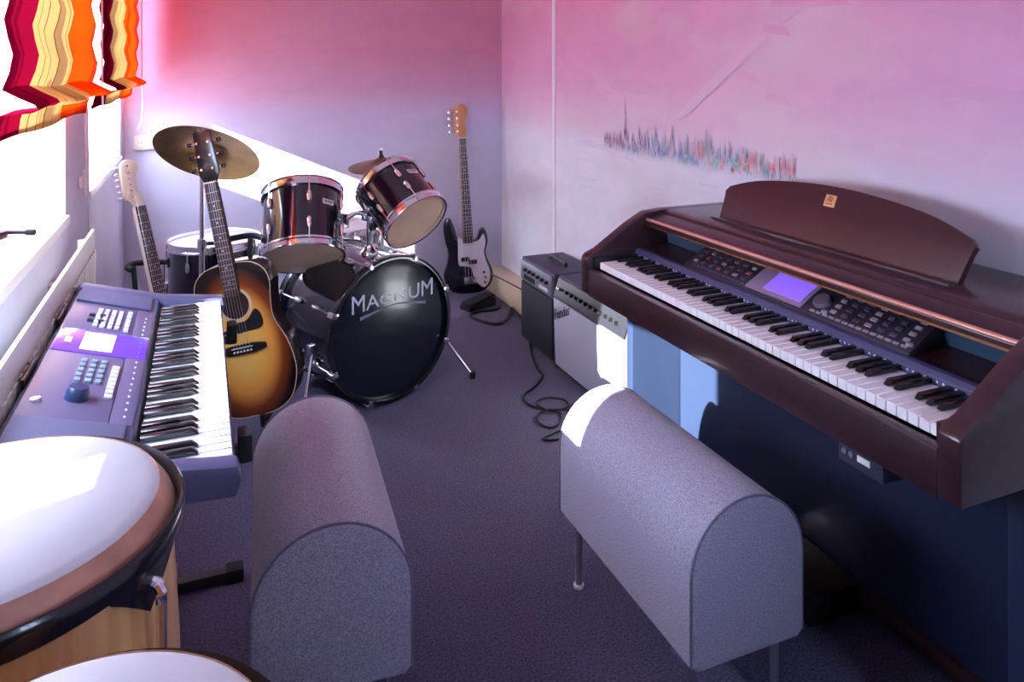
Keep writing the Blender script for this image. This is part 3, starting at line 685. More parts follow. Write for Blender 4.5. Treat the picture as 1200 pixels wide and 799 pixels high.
M_rosegold = mat('rose_gold_edge', S(222, 172, 156), 0.34, 0.75)
MB().cyl((1.4005, i0, 0.873), (1.4005, i1, 0.873), 0.0058, n=10).build('lid_edge', M_rosegold, PN, smooth=True)
MB().bar((1.396, i0, 0.855), (1.396, i1, 0.855), 0.004, 0.005).build('lid_gold_line', M_gold, PN)
# music rest
rest = [(0.0, 0.0), (0.825, 0.0), (0.842, 0.105), (0.815, 0.128), (0.70, 0.156), (0.56, 0.172), (0.41, 0.178), (0.26, 0.172), (0.12, 0.156), (0.010, 0.130), (-0.017, 0.105)]
rp = [(0.006, 0.0)] + [(a, b) for a, b in rest[1:2]]
outl = fillet([(0.0, 0.0), (0.825, 0.0), (0.845, 0.122)], 0.012, 4)[:10]
pts = [Vector((0.845, 0.112, 0)), Vector((0.72, 0.150, 0)), Vector((0.565, 0.170, 0)), Vector((0.4125, 0.177, 0)), Vector((0.26, 0.170, 0)), Vector((0.105, 0.150, 0)), Vector((-0.020, 0.112, 0))]
top = [(v.x, v.y) for v in catmull(pts, 5)]
poly = [(0.0, 0.0), (0.825, 0.0), (0.838, 0.085), (0.843, 0.100)] + top[1:-1] + [(-0.018, 0.100), (-0.013, 0.085)]
def rest_f(a, b, k):
    lean = 0.42; t = 0.0 if k else 0.016
    return (1.548 + b * lean + t, 1.990 - a, 0.893 + b * 0.93 - t * 0.4)
mr_ = MB().prism(poly, rest_f).build('music_rest', mat('rest_mahogany', S(64, 26, 34), 0.42, coat=0.12), PN, bevel=0.003)
eb = Matrix.Translation(Vector(rest_f(0.4125, 0.135, 1))) @ Matrix.Rotation(-PI/2, 4, 'Z') @ Matrix.Rotation(math.radians(90 - 24), 4, 'X')
MB().box(-0.019, 0.019, -0.017, 0.017, 0.0, 0.0025, eb).build('emblem_plate', mat('emblem_gold', S(236, 196, 140), 0.35, 0.6), mr_, bevel=0.001)
M_dkg = mat('emblem_engraving', S(120, 76, 40), 0.5)
MB().ring(0.0060, 0.0078, 0.0025, 0.0030, 20, eb @ Matrix.Translation((0, 0.005, 0))).build('emblem_ring', M_dkg, mr_)
for k in range(3): MB().box(-0.0009, 0.0009, 0.0, 0.0072, 0.0025, 0.0030, eb @ Matrix.Translation((0, 0.005, 0)) @ Matrix.Rotation(2*PI*k/3, 4, 'Z')).build('emblem_spoke', M_dkg, mr_)
MB().box(-0.012, 0.012, -0.0105, -0.008, 0.0025, 0.0030, eb).build('emblem_bar', M_dkg, mr_)
ppoly([(1.520, 0.900), (1.520, 0.908), (1.528, 0.910), (1.552, 0.900)], 1.16, 1.995).build('rest_ledge', M_piano, PN, bevel=0.001)
for yy in (1.30, 1.85): MB().bar((1.62, yy, 0.985), (1.70, yy, 0.903), 0.012, 0.006).build('rest_support', M_steel, mr_)
# keys
keys.dir = -1
keys(PN, i1 - 0.0355, 52, (1.2256) / 52, 1.204, 1.352, 0.752, 5, 0.095, 0.012, mat('piano_ivory_key', S(244, 240, 240), 0.25, coat=0.3), M_bkey)
for yy in (i0 + 0.012, i1 - 0.006): MB().box(1.190, 1.36, yy - 0.011, yy + 0.011 - 0.006, 0.712, 0.765).build('key_block', M_pblack, PN, bevel=0.003)
# strip behind the keys with lamps, felt and fall
ppoly([(1.352, 0.735), (1.352, 0.768), (1.360, 0.778), (1.374, 0.780), (1.374, 0.735)], i0, i1).build('guide_strip', mat('guide_strip_blue', S(70, 72, 108), 0.35, coat=0.2), PN, bevel=0.001)
lm = MB().box(1.3515, 1.3545, -0.0022, 0.0022, 0.758, 0.7625).mesh('guide_lamp')
for k in range(88): o = link('guide_lamp', lm, mat('lamp_lens', S(216, 214, 226), 0.3), PN); o.location = (0, i0 + 0.045 + k * 0.01365, 0)
ppoly([(1.374, 0.735), (1.374, 0.774), (1.50, 0.790), (1.50, 0.735)], i0, i1).build('shelf', M_piano, PN)
ppoly([(1.486, 0.785), (1.470, 0.866), (1.50, 0.872), (1.52, 0.785)], i0, i1).build('speaker_cloth', M_teal, PN)
PAN0, PAN1 = 1.140, 1.935
ppoly([(1.376, 0.775), (1.376, 0.784), (1.472, 0.838), (1.484, 0.838), (1.484, 0.785)], PAN0, PAN1).build('control_panel', mat('panel_plum', S(56, 48, 62), 0.35, coat=0.15), PN, bevel=0.002)
psl = (0.838 - 0.784) / (1.472 - 1.376); pang = math.atan(psl)
def pp(x): return 0.784 + (x - 1.376) * psl
def panel_part(name, xa, xb, ya, yb, h, m, parent=PN, bevel=0.001, base=0.0):
    cx = (xa + xb) / 2; Mx = Matrix.Translation((cx, (ya + yb) / 2, pp(cx))) @ Matrix.Rotation(-pang, 4, 'Y')
    q = (xb - xa) / 2 / math.cos(pang)
    return MB().box(-q, q, -(yb - ya)/2, (yb - ya)/2, base, h, Mx).build(name, m, parent, bevel=bevel)
bz = panel_part('display_bezel', 1.380, 1.468, 1.455, 1.660, 0.004, mat('bezel_mauve', S(150, 128, 158), 0.35))
panel_part('screen', 1.392, 1.462, 1.468, 1.602, 0.005, mat('violet_screen', S(120, 84, 205), 0.2, emit=S(116, 84, 214), es=0.35), bz, base=0.003)
panel_part('screen_shadow_bar', 1.456, 1.464, 1.466, 1.604, 0.007, mat('indigo_bar', S(44, 42, 120), 0.4), bz, base=0.003)
dl = Matrix.Translation((1.418, 1.418, pp(1.418))) @ Matrix.Rotation(-pang, 4, 'Y')
MB().lathe([(0, 0.010), (0.020, 0.010), (0.023, 0.006), (0.024, 0), (0, 0)], 24, dl).build('data_dial', mat('dial_grey', S(96, 88, 100), 0.35), PN, smooth=True)
M_pb = mat('panel_button', S(152, 140, 150), 0.4); M_pb2 = mat('panel_button_dark', S(82, 76, 92), 0.4)
me1 = MB().box(-0.005, 0.005, -0.008, 0.008, 0, 0.004).mesh('panel_button', 0.001); me2 = MB().box(-0.003, 0.003, -0.007, 0.007, 0, 0.003).mesh('panel_button')
def pbut(xs, ys, me, ms):
    for i, x in enumerate(xs):
        for j, y in enumerate(ys):
            o = link('panel_button', me, None, PN)
            if not me.materials: me.materials.append(M_pb)
            o.location = (x, y, pp(x)); o.rotation_euler = (0, -pang, 0)
            o.material_slots[0].link = 'OBJECT'; o.material_slots[0].material = ms[(i * 3 + j) % len(ms)]
pbut((1.400, 1.420, 1.440, 1.458), [1.690 + 0.036 * k for k in range(7)], me1, [M_pb2, M_pb, M_pb2, mat('panel_button_red', S(150, 70, 84), 0.4), M_pb2])
pbut((1.402, 1.420, 1.438, 1.456), [1.165 + 0.034 * k for k in range(7)], me1, [M_pb, M_pb2, M_pb2])
pbut((1.386,), [1.160 + 0.020 * k for k in range(14)], me2, [M_pb]); pbut((1.386,), [1.675 + 0.020 * k for k in range(12)], me2, [M_pb2])
for yy in (1.152, 1.388): MB().lathe([(0, 0.007), (0.007, 0.007), (0.008, 0), (0, 0)], 14, Matrix.Translation((1.392, yy, pp(1.392)))).build('round_button', M_pb, PN, smooth=True)
# headphone box
hb = MB().box(1.205, 1.285, 1.055, 1.165, 0.585, 0.645).build('headphone_box', mat('jack_box', S(52, 54, 74), 0.4), PN, bevel=0.005)
MB().box(1.2030, 1.206, 1.085, 1.115, 0.604, 0.616).build('jack_label', M_white, hb)
for yy in (1.130, 1.147): MB().cyl((1.2045, yy, 0.610), (1.2015, yy, 0.610), 0.006, n=12).build('jack_socket', M_steel, hb)

# ------------------------------------------------------------------ amplifiers
M_tolex = mat('black_tolex', S(34, 34, 46), 0.6, bump=(420, 0.5)); M_tolex2 = mat('grey_tolex_top', S(60, 60, 84), 0.5, bump=(420, 0.5))
AX = 1.505
A1 = thing('guitar_amplifier', 'guitar amplifier with pale silver grille cloth and slanted script logo', 'amplifier', (AX, 2.480, 0))
W_, D_, H_ = 0.655, 0.245, 0.430
MB().prism([(0.012, 0.012), (0.0, 0.34), (0.030, H_), (D_, H_), (D_, 0.012)], lambda a, b, k: (a, 0 if k == 0 else W_, b)).build('cabinet', M_tolex2, A1, bevel=0.006)
gc = mat('silver_grille_cloth', S(198, 204, 218), 0.6, var=(300, 0.06), bump=(700, 0.5))
g = MB().prism([(0.010, 0.030), (0.000, 0.335), (-0.008, 0.335), (0.002, 0.030)], lambda a, b, k: (a, 0.018 if k == 0 else W_ - 0.018, b)).build('grille_cloth', gc, A1, bevel=0.002)
pl_ = MB().prism([(0.000, 0.345), (0.026, 0.420), (0.020, 0.423), (-0.007, 0.347)], lambda a, b, k: (a, 0.018 if k == 0 else W_ - 0.018, b)).build('control_plate', mat('black_control_plate', S(36, 38, 46), 0.3, 0.3), A1)
kme = MB().lathe([(0, 0.016), (0.007, 0.016), (0.009, 0.0), (0, 0)], 14).mesh('knob', 0, 2, True)
nrm = Vector((-0.945, 0, 0.327))
for k in range(11):
    o = link('knob', kme, mat('silver_knob', S(190, 194, 200), 0.3, 0.6) if k % 3 == 2 else M_black, A1)
    o.matrix_local = Matrix.Translation((0.006, 0.09 + k * 0.043, 0.384)) @ frame_z(nrm).to_4x4()
for yy in (0.045, 0.06): MB().cyl((0.002, W_ - yy - 0.01, 0.384), (-0.010, W_ - yy - 0.01, 0.388), 0.006, n=12).build('input_jack', M_chrome, A1)
lg = Matrix.Translation((-0.0078, W_ - 0.100, 0.288)) @ Matrix(((0, 0, -1), (-1, 0, 0), (0, 1, 0))).to_4x4() @ Matrix.Rotation(math.radians(24), 4, 'Z')
text_part('script_logo', 'Fender', 0.062, mat('logo_dark', S(62, 68, 86), 0.3, 0.4), A1, lg, 0.001, shear=0.35)
hd_ = MB().tube([(0.13, 0.22, H_ - 0.002), (0.13, 0.235, H_ + 0.018), (0.13, 0.42, H_ + 0.018), (0.13, 0.435, H_ - 0.002)], 0.010, 8, 4).build('handle', M_black, A1, smooth=True)
for yy in (0.03, W_ - 0.03):
    for xx in (0.05, D_ - 0.04): MB().cyl((xx, yy, 0), (xx, yy, 0.014), 0.014, n=12).build('foot', M_rubber, A1)
for yy in (0.010, W_ - 0.010): MB().box(0.004, 0.030, yy - 0.011, yy + 0.011, 0.010, 0.036).build('corner_guard', M_chrome, A1, bevel=0.003)

A2 = thing('practice_amplifier', 'small black amplifier with dark grille next to the silver-fronted one', 'amplifier', (AX + 0.012, 3.160, 0))
W2_, D2_, H2_ = 0.385, 0.24, 0.425
MB().box(0.008, D2_, 0, W2_, 0.012, H2_).build('cabinet', M_tolex2, A2, bevel=0.006)
MB().box(-0.002, 0.010, 0.012, W2_ - 0.012, 0.025, 0.305).build('grille_cloth', mat('black_grille', S(30, 36, 50), 0.6, bump=(600, 0.6)), A2, bevel=0.003)
MB().box(-0.004, 0.010, 0.012, W2_ - 0.012, 0.315, 0.412).build('control_plate', mat('silver_plate', S(176, 182, 190), 0.3, 0.7), A2, bevel=0.002)
for k in range(6):
    o = link('knob', kme, M_black, A2); o.matrix_local = Matrix.Translation((-0.004, 0.055 + k * 0.050, 0.375)) @ frame_z(Vector((-1, 0, 0))).to_4x4()
MB().box(-0.006, -0.002, 0.05, 0.15, 0.328, 0.345).build('badge', M_white, A2)
MB().box(-0.006, -0.002, 0.20, 0.33, 0.326, 0.350).build('switch_panel', M_black, A2)
for yy in (0.03, W2_ - 0.03):
    for xx in (0.04, D2_ - 0.03): MB().cyl((xx, yy, 0), (xx, yy, 0.014), 0.013, n=12).build('foot', M_rubber, A2)
MB().tube([(0.12, 0.11, H2_ - 0.002), (0.12, 0.12, H2_ + 0.016), (0.12, 0.27, H2_ + 0.016), (0.12, 0.28, H2_ - 0.002)], 0.009, 8, 4).build('handle', M_black, A2, smooth=True)

# ------------------------------------------------------------------ drum kit
M_batter = mat('white_batter_head', S(232, 228, 228), 0.45); M_blackhead = mat('black_front_head', S(16, 24, 38), 0.22, 0.0, 0.35)
M_hoopblack = mat('black_hoop', S(16, 16, 22), 0.2, 0, 0.6)
def drum_parts(root, r, L, lugs, head_top, head_bot, hoop_mat, shell=None, rod=True, badge=True, hoop_h=0.036, lug0=0.0, badge_a=0.0):
    """axis = local z, from 0 (bottom) to L"""
    sh = MB().lathe([(r - 0.006, 0.004), (r, 0.004), (r, L - 0.004), (r - 0.006, L - 0.004), (r - 0.006, 0.004)], 56).build('shell', shell or M_lacquer, root, smooth=True)
    MB().lathe([(0, L + 0.003), (r * 0.7, L + 0.003), (r, L + 0.001), (r + 0.004, L - 0.006)], 56).build('batter_head', head_top, root, smooth=True)
    MB().lathe([(0, -0.003), (r * 0.7, -0.003), (r, -0.001), (r + 0.004, 0.006)], 56).build('resonant_head', head_bot, root, smooth=True)
    for z0, s_ in ((L, 1), (0.0, -1)):
        q = [(r + 0.004, z0 - s_*0.018), (r + 0.011, z0 - s_*0.018), (r + 0.011, z0 - s_*0.010), (r + 0.007, z0 - s_*0.006), (r + 0.006, z0 + s_*(hoop_h-0.024)), (r + 0.012, z0 + s_*(hoop_h-0.020)), (r + 0.010, z0 + s_*(hoop_h-0.016)), (r + 0.002, z0 + s_*(hoop_h-0.018)), (r + 0.004, z0 - s_*0.018)]
        MB().lathe(q, 56).build('hoop', hoop_mat, root, smooth=True)
    for k in range(lugs):
        a = 2*PI*k/lugs + lug0; T = Matrix.Rotation(a, 4, 'Z')
        for z0, s_ in ((L, -1), (0.0, 1)):
            zc = z0 + s_ * min(0.075, L * 0.33)
            lug = MB().lathe([(0, -0.024), (0.007, -0.022), (0.010, -0.010), (0.010, 0.010), (0.007, 0.022), (0, 0.024)], 12, T @ Matrix.Translation((r + 0.006, 0, zc))).build('lug', M_chrome, root, smooth=True)
            if rod: MB().cyl(T @ Vector((r + 0.009, 0, zc)), T @ Vector((r + 0.009, 0, z0 - s_ * 0.014)), 0.003, n=8).build('tension_rod', M_chrome, lug)
    if badge:
        T = Matrix.Rotation(badge_a, 4, 'Z')
        bd = MB().box(r - 0.001, r + 0.003, -0.028, 0.028, L*0.66 - 0.011, L*0.66 + 0.011, T).build('badge', mat('badge_silver', S(226, 218, 222), 0.35, 0.2), root, bevel=0.001)
        for k in range(3): MB().box(r + 0.003, r + 0.0035, -0.020 + 0.014*k, -0.010 + 0.014*k, L*0.66 - 0.003, L*0.66 + 0.003, T).build('badge_mark', M_black, bd)
    return sh

# bass drum : local z = front normal
BF = Vector((0.731, 3.085, 0.305)); BN = Vector((0.367, -0.93, 0)).normalized(); BL = 0.42; BR = 0.283
Rz = frame_z(BN)            # columns: x = horizontal, y = up
base = BF - BN * BL
BD = thing('bass_drum', 'large black bass drum with white lettering on its front head', 'drum', base, R=Rz)
drum_sh = MB().lathe([(BR - 0.008, 0.0), (BR, 0.0), (BR, BL), (BR - 0.008, BL), (BR - 0.008, 0.0)], 72).build('shell', M_lacquer, BD, smooth=True)
MB().lathe([(0, BL + 0.006), (BR * 0.9, BL + 0.005), (BR + 0.001, BL + 0.001)], 72).build('front_head', M_blackhead, BD, smooth=True)
MB().lathe([(0, -0.005), (BR * 0.9, -0.004), (BR + 0.001, -0.001)], 72).build('batter_head', M_batter, BD, smooth=True)
for z0, s_ in ((BL, 1), (0, -1)):
    a, b = sorted((z0 - s_ * 0.020, z0 + s_ * 0.022))
    MB().ring(BR + 0.003, BR + 0.020, a, b, 72).build('hoop', M_hoopblack, BD, bevel=0.003, smooth=True)
    MB().ring(BR + 0.0015, BR + 0.0135, *sorted((z0 - s_ * 0.026, z0 - s_ * 0.020)), 72).build('counter_ring', M_chrome, BD, smooth=True)
    for k in range(8):
        an = 2*PI*k/8 + PI/8; T = Matrix.Rotation(an, 4, 'Z')
        cl = MB().box(BR + 0.004, BR + 0.030, -0.011, 0.011, *sorted((z0 + s_*0.020, z0 + s_*0.027)), T)
        cl.box(BR + 0.020, BR + 0.030, -0.011, 0.011, *sorted((z0 - s_*0.012, z0 + s_*0.022)), T)
        c_ = cl.build('claw_hook', M_chrome, BD, bevel=0.002)
        MB().cyl(T @ Vector((BR + 0.018, 0, z0 - s_*0.015)), T @ Vector((BR + 0.018, 0, z0 - s_*0.125)), 0.0032, n=8).build('tension_rod', M_chrome, c_)
        MB().lathe([(0, -0.030), (0.009, -0.026), (0.013, -0.010), (0.013, 0.010), (0.009, 0.026), (0, 0.030)], 12, T @ Matrix.Translation((BR + 0.010, 0, z0 - s_*0.135))).build('lug', M_chrome, c_, smooth=True)
# lettering on the head: tall outer letters, small middle ones
def bow(co):
    t = max(-1, min(1, co.x / 0.165)); k = 0.50 + 0.62 * abs(t) ** 1.3
    return Vector((co.x, co.y * k - 0.006 * (1 - abs(t)), co.z))
LM = Matrix.Translation((0.012, 0.130, BL + 0.0062))
M_let = mat('white_lettering', S(206, 212, 224), 0.4)
text_part('lettering', 'MAGNUM', 0.094, M_let, BD, LM, 0.0006, warp=bow)
ul = MB()
for k in range(24):
    t0, t1 = -1 + 2*k/24, -1 + 2*(k+1)/24
    yb = lambda t: 0.130 - 0.033 * (0.50 + 0.62 * abs(t) ** 1.3) - 0.013
    ul.add([(0.012 + 0.165*t0, yb(t0), BL + 0.0068), (0.012 + 0.165*t1, yb(t1), BL + 0.0068), (0.012 + 0.165*t1, yb(t1) - 0.004 - 0.010*abs(t1), BL + 0.0068), (0.012 + 0.165*t0, yb(t0) - 0.004 - 0.010*abs(t0), BL + 0.0068)], [(0, 1, 2, 3)])
ul.build('lettering_underline', mat('grey_lettering', S(110, 118, 140), 0.4), BD)
inv = BD.matrix_world.inverted() if False else (Matrix.Translation(base) @ Rz.to_4x4()).inverted()
def L3(v): return inv @ Vector(v)
side = Vector((BN.y, -BN.x, 0))          # horizontal across the drum
if side.x > 0: side = -side               # points to the left (towards the window)
for s_ in (1, -1):                        # spurs
    d = side * s_
    p0 = BF - BN * (0.155 if s_ == 1 else 0.06) + d * (BR * 0.96) + Vector((0, 0, -0.06)); p1 = BF - BN * (0.02 if s_ == 1 else -0.06) + d * (BR + 0.115); p1.z = 0.012
    br = MB().box(-0.022, 0.022, -0.022, 0.022, -0.016, 0.016, Matrix.Translation(L3(p0))).build('spur_bracket', M_chrome, BD, bevel=0.004)
    MB().cyl(L3(p0 + (p0 - p1).normalized() * 0.03), L3(p1), 0.0075, n=12).build('spur', M_chrome, BD, smooth=True)
    MB().cyl(L3((p1.x, p1.y, 0.0)), L3((p1.x, p1.y, 0.030)), 0.013, n=12).build('spur_foot', M_rubber, BD, smooth=True)
# tom holder on the shell top
TP = BF - BN * 0.16 + Vector((0, 0, BR))
MB().lathe([(0, 0.034), (0.020, 0.034), (0.024, 0.02), (0.036, 0.010), (0.040, -0.012), (0, -0.012)], 24, Matrix.Translation(L3(TP)) @ frame_z((0, 1, 0)).to_4x4()).build('holder_base', M_chrome, BD, smooth=True)
TH = TP + Vector((0, 0, 0.165))
MB().cyl(L3(TP), L3(TH), 0.0135, n=16).build('holder_post', M_chrome, BD, smooth=True)
MB().box(-0.028, 0.028, -0.022, 0.022, -0.024, 0.024, Matrix.Translation(L3(TH))).build('holder_clamp', M_chrome, BD, bevel=0.006)

T1C, T1A, T1L, T1R = Vector((0.400, 3.29, 0.722)), Vector((0.067, 0.555, 0.829)).normalized(), 0.265, 0.163
T2C, T2A, T2L, T2R = Vector((0.800, 3.187, 0.811)), Vector((-0.348, 0.737, 0.579)).normalized(), 0.225, 0.140
for C_, A_, L_, R_ in ((T1C, T1A, T1L, T1R), (T2C, T2A, T2L, T2R)):
    tgt = C_ - TH; tgt -= A_ * tgt.dot(A_); tgt.normalize()
    p_end = C_ - tgt * (R_ + 0.004)
    mid = (TH + p_end) / 2 + Vector((0, 0, 0.02))
    MB().tube([L3(TH), L3(mid), L3(p_end)], 0.011, 10, 4).build('holder_arm', M_chrome, BD, smooth=True)
    MB().box(-0.02, 0.02, -0.03, 0.03, -0.02, 0.02, Matrix.Translation(L3(p_end))).build('arm_bracket', M_chrome, BD, bevel=0.005)
# pedal behind
pd = MB().box(-0.05, 0.05, -0.29, -0.28, -0.30, -0.02).build('pedal_board', M_steel, BD, bevel=0.003)
MB().cyl((0, -0.20, -0.06), (0, 0.02, -0.02), 0.005, n=8).build('beater_rod', M_chrome, pd)
def tom(name, label, C_, A_, L_, R_, lugs, badge_dir):
    R = frame_z(A_); root = thing(name, label, 'drum', C_ - A_ * L_ / 2, R=R, group='toms of the black drum kit')
    bl = R.transposed() @ Vector(badge_dir); ba = math.atan2(bl.y, bl.x)
    drum_parts(root, R_, L_, lugs, M_skin, M_wood_tan, M_chrome, badge_a=ba, lug0=ba + PI / lugs)
    return root
tom('rack_tom', 'larger black rack tom mounted over the bass drum, tan bottom head showing', T1C, T1A, T1L, T1R, 6, (0.45, -0.9, 0))
tom('rack_tom', 'smaller steeply tilted black rack tom beside the cymbal with a white badge', T2C, T2A, T2L, T2R, 6, (0.55, -0.85, 0.5))
FT = thing('floor_tom', 'black floor tom with chrome rim behind the acoustic guitar', 'drum', (0.059, 3.894, 0.17), 0, 'toms of the black drum kit')
drum_parts(FT, 0.203, 0.385, 8, M_skin, M_skin, M_chrome, badge=False, lug0=0.2)
for k in range(3):
    a = 2*PI*k/3 - PI/2 + 0.35; T = Matrix.Rotation(a, 4, 'Z')
    MB().box(0.204, 0.236, -0.018, 0.018, 0.15, 0.20, T).build('leg_bracket', M_chrome, FT, bevel=0.004)
    l = MB().tube([T @ Vector((0.226, 0, 0.30)), T @ Vector((0.226, 0, 0.0)), T @ Vector((0.232, 0, -0.06)), T @ Vector((0.262, 0, -0.155))], 0.006, 8, 4).build('leg', M_chrome, FT, smooth=True)
    MB().cyl(T @ Vector((0.262, 0, -0.170)), T @ Vector((0.262, 0, -0.145)), 0.013, n=12).build('foot', M_rubber, l)
SN = thing('snare_drum', 'chrome snare drum on a low stand behind the rack toms', 'drum', (0.640, 3.80, 0.455))
drum_parts(SN, 0.178, 0.135, 8, M_skin, M_skin, M_chrome, shell=mat('steel_shell', S(170, 172, 180), 0.2, 1.0), rod=True, badge=False)
MB().box(0.18, 0.205, -0.02, 0.02, 0.03, 0.11).build('strainer', M_chrome, SN, bevel=0.004)
for k in range(3):
    a = 2*PI*k/3 + 0.5; ca, sa = math.cos(a), math.sin(a)
    MB().tube([(0, 0, -0.10), (0.16*ca, 0.16*sa, -0.03), (0.198*ca, 0.198*sa, 0.005)], 0.006, 8, 3).build('stand_arm', M_chrome, SN, smooth=True)
    l = MB().tube([(0, 0, -0.22), (0.12*ca, 0.12*sa, -0.36), (0.22*ca, 0.22*sa, -0.445)], 0.007, 8, 3).build('stand_leg', M_chrome, SN, smooth=True)
    MB().cyl((0.22*ca, 0.22*sa, -0.455), (0.22*ca, 0.22*sa, -0.43), 0.013, n=10).build('foot', M_rubber, l)
MB().cyl((0, 0, -0.36), (0, 0, -0.09), 0.012, n=12).build('stand_post', M_chrome, SN, smooth=True)

def cymbal_mesh(R, bell=0.06, rise=0.028, n=64):
    t = 0.0012
    top = [(0.006, rise + 0.018), (bell*0.5, rise + 0.015), (bell*0.85, rise + 0.004), (bell, rise), (R*0.5, rise*0.62), (R*0.8, rise*0.25), (R, 0)]
    return MB().lathe(top + [(R, -t)] + [(r, z - t) for r, z in reversed(top[:-1])] + [top[0]], n)
def tripod(root, base_z, legs, spread, a0):
    for k in range(3):
        a = 2*PI*k/3 + a0; ca, sa = math.cos(a), math.sin(a)
        l = MB().bar((0.012*ca, 0.012*sa, base_z), (spread*ca, spread*sa, 0.018), 0.022, 0.008).build('leg', M_chrome, root, bevel=0.002)
        MB().cyl((spread*ca, spread*sa, 0), (spread*ca, spread*sa, 0.03), 0.014, n=12).build('foot', M_rubber, l)
        MB().bar((0.012*ca, 0.012*sa, base_z*0.38), (spread*0.55*ca, spread*0.55*sa, base_z*0.47), 0.014, 0.005).build('leg_brace', M_chrome, l)
CS = thing('cymbal_stand', 'tall chrome stand with a tilted bronze crash cymbal behind the acoustic guitar', 'cymbal stand', (0.004, 3.55, 0))
tripod(CS, 0.34, 3, 0.26, 0.3)
MB().cyl((0, 0, 0.10), (0, 0, 0.62), 0.013, n=16).build('lower_tube', M_chrome, CS, smooth=True)
MB().cyl((0, 0, 0.60), (0, 0, 0.965), 0.0095, n=16).build('upper_tube', M_chrome, CS, smooth=True)
MB().lathe([(0, -0.025), (0.018, -0.022), (0.020, 0.0), (0.018, 0.022), (0, 0.025)], 16, Matrix.Translation((0, 0, 0.62))).build('height_clamp', M_chrome, CS, smooth=True)
MB().box(-0.004, 0.05, -0.004, 0.004, 0.612, 0.630).build('wing_nut', M_chrome, CS, bevel=0.002)
CN = Vector((0.286, 0.538, 0.79)).normalized(); CC = Vector((0.020, 0.015, 1.010))
MB().lathe([(0, -0.02), (0.016, -0.02), (0.018, 0), (0.016, 0.02), (0, 0.02)], 16, Matrix.Translation((0, -0.004, 0.968)) @ frame_z((1, 0.1, 0)).to_4x4()).build('tilter', M_chrome, CS, smooth=True)
MB().cyl((0, 0, 0.968), CC + CN * 0.07, 0.004, n=8).build('tilter_rod', M_chrome, CS)
RC = frame_z(CN).to_4x4()
cymbal_mesh(0.228).lathe([(0, 0)], 3)
c = MB(); cm = cymbal_mesh(0.228); c.add([Matrix.Translation(CC) @ RC @ Vector(v) for v in cm.v], cm.f); c.build('cymbal', M_brass, CS, smooth=True)
MB().lathe([(0.004, 0.046), (0.016, 0.046), (0.016, 0.056), (0.004, 0.056)], 14, Matrix.Translation(CC) @ RC).build('felt_washer', mat('felt', S(120, 116, 120), 0.95), CS)
MB().lathe([(0, 0.056), (0.008, 0.056), (0.008, 0.076), (0, 0.076)], 8, Matrix.Translation(CC) @ RC).build('top_nut', M_chrome, CS)

HH = thing('hi_hat_stand', 'chrome hi-hat stand with a pair of bronze cymbals behind the smaller rack tom', 'cymbal stand', (0.895, 3.98, 0))
tripod(HH, 0.28, 3, 0.24, 0.9)
MB().cyl((0, 0, 0.04), (0, 0, 0.80), 0.012, n=14).build('lower_tube', M_chrome, HH, smooth=True)
MB().cyl((0, 0, 0.78), (0, 0, 0.975), 0.0035, n=10).build('pull_rod', M_chrome, HH)
HN = Vector((-0.10, -0.06, 1)).normalized(); RH = Matrix.Translation((0, 0, 0.872)) @ frame_z(HN).to_4x4()
cm = cymbal_mesh(0.178, 0.05, 0.022)
MB().add([RH @ Vector(v) for v in cm.v], cm.f).build('cymbal', M_brass, HH, smooth=True)
RH2 = RH @ Matrix.Translation((0, 0, -0.010)) @ Matrix.Scale(-1, 4, (0, 0, 1))
MB().add([RH2 @ Vector(v) for v in cm.v], cm.f).build('cymbal', M_brass, HH, smooth=True)
MB().lathe([(0, 0.040), (0.014, 0.040), (0.014, 0.052), (0.009, 0.056), (0.009, 0.078), (0, 0.078)], 14, RH).build('clutch', M_black, HH, smooth=True)
MB().box(-0.02, 0.02, -0.004, 0.004, 0.078, 0.090, RH).build('wing_nut', M_chrome, HH, bevel=0.002)
MB().box(-0.045, 0.045, -0.26, -0.02, 0.02, 0.035).build('pedal_board', M_steel, HH, bevel=0.003)

# ------------------------------------------------------------------ guitars  (local: x right, z along the neck, front = -y)
def basis(up, front):
    z = Vector(up).normalized(); y = -Vector(front); y = (y - z * y.dot(z)).normalized(); x = y.cross(z)
    return Matrix((x, y, z)).transposed()
def slab(poly, yf, yb): return MB().prism(poly, lambda a, b, k: (a, yb if k == 0 else yf, b))
def strings(root, n, z0, z1, w0, w1, y0_, y1_, r=0.0007):
    b = MB()
    for k in range(n):
        t = k/(n-1) - 0.5; b.cyl((t*w0, y0_, z0), (t*w1, y1_, z1), r, n=4)
    return tag(b.build('strings', M_steel, root), kind='stuff')
def frets(root, za, zb_, w, yf, n=20, scale=0.64):
    b = MB(); nut = zb_
    for k in range(1, n+1):
        z = nut - scale * (1 - 2 ** (-k/12))
        if z < za: break
        b.box(-w/2, w/2, yf - 0.0012, yf, z - 0.001, z + 0.001)
    tag(b.build('frets', M_steel, root), kind='stuff')
    for k in (3, 5, 7, 9, 12, 15):
        z = nut - scale * (1 - 2 ** (-(k-0.5)/12))
        if z > za: MB().cyl((0, yf + 0.001, z), (0, yf - 0.0007, z), 0.003, n=10).build('fret_dot', M_white, root)

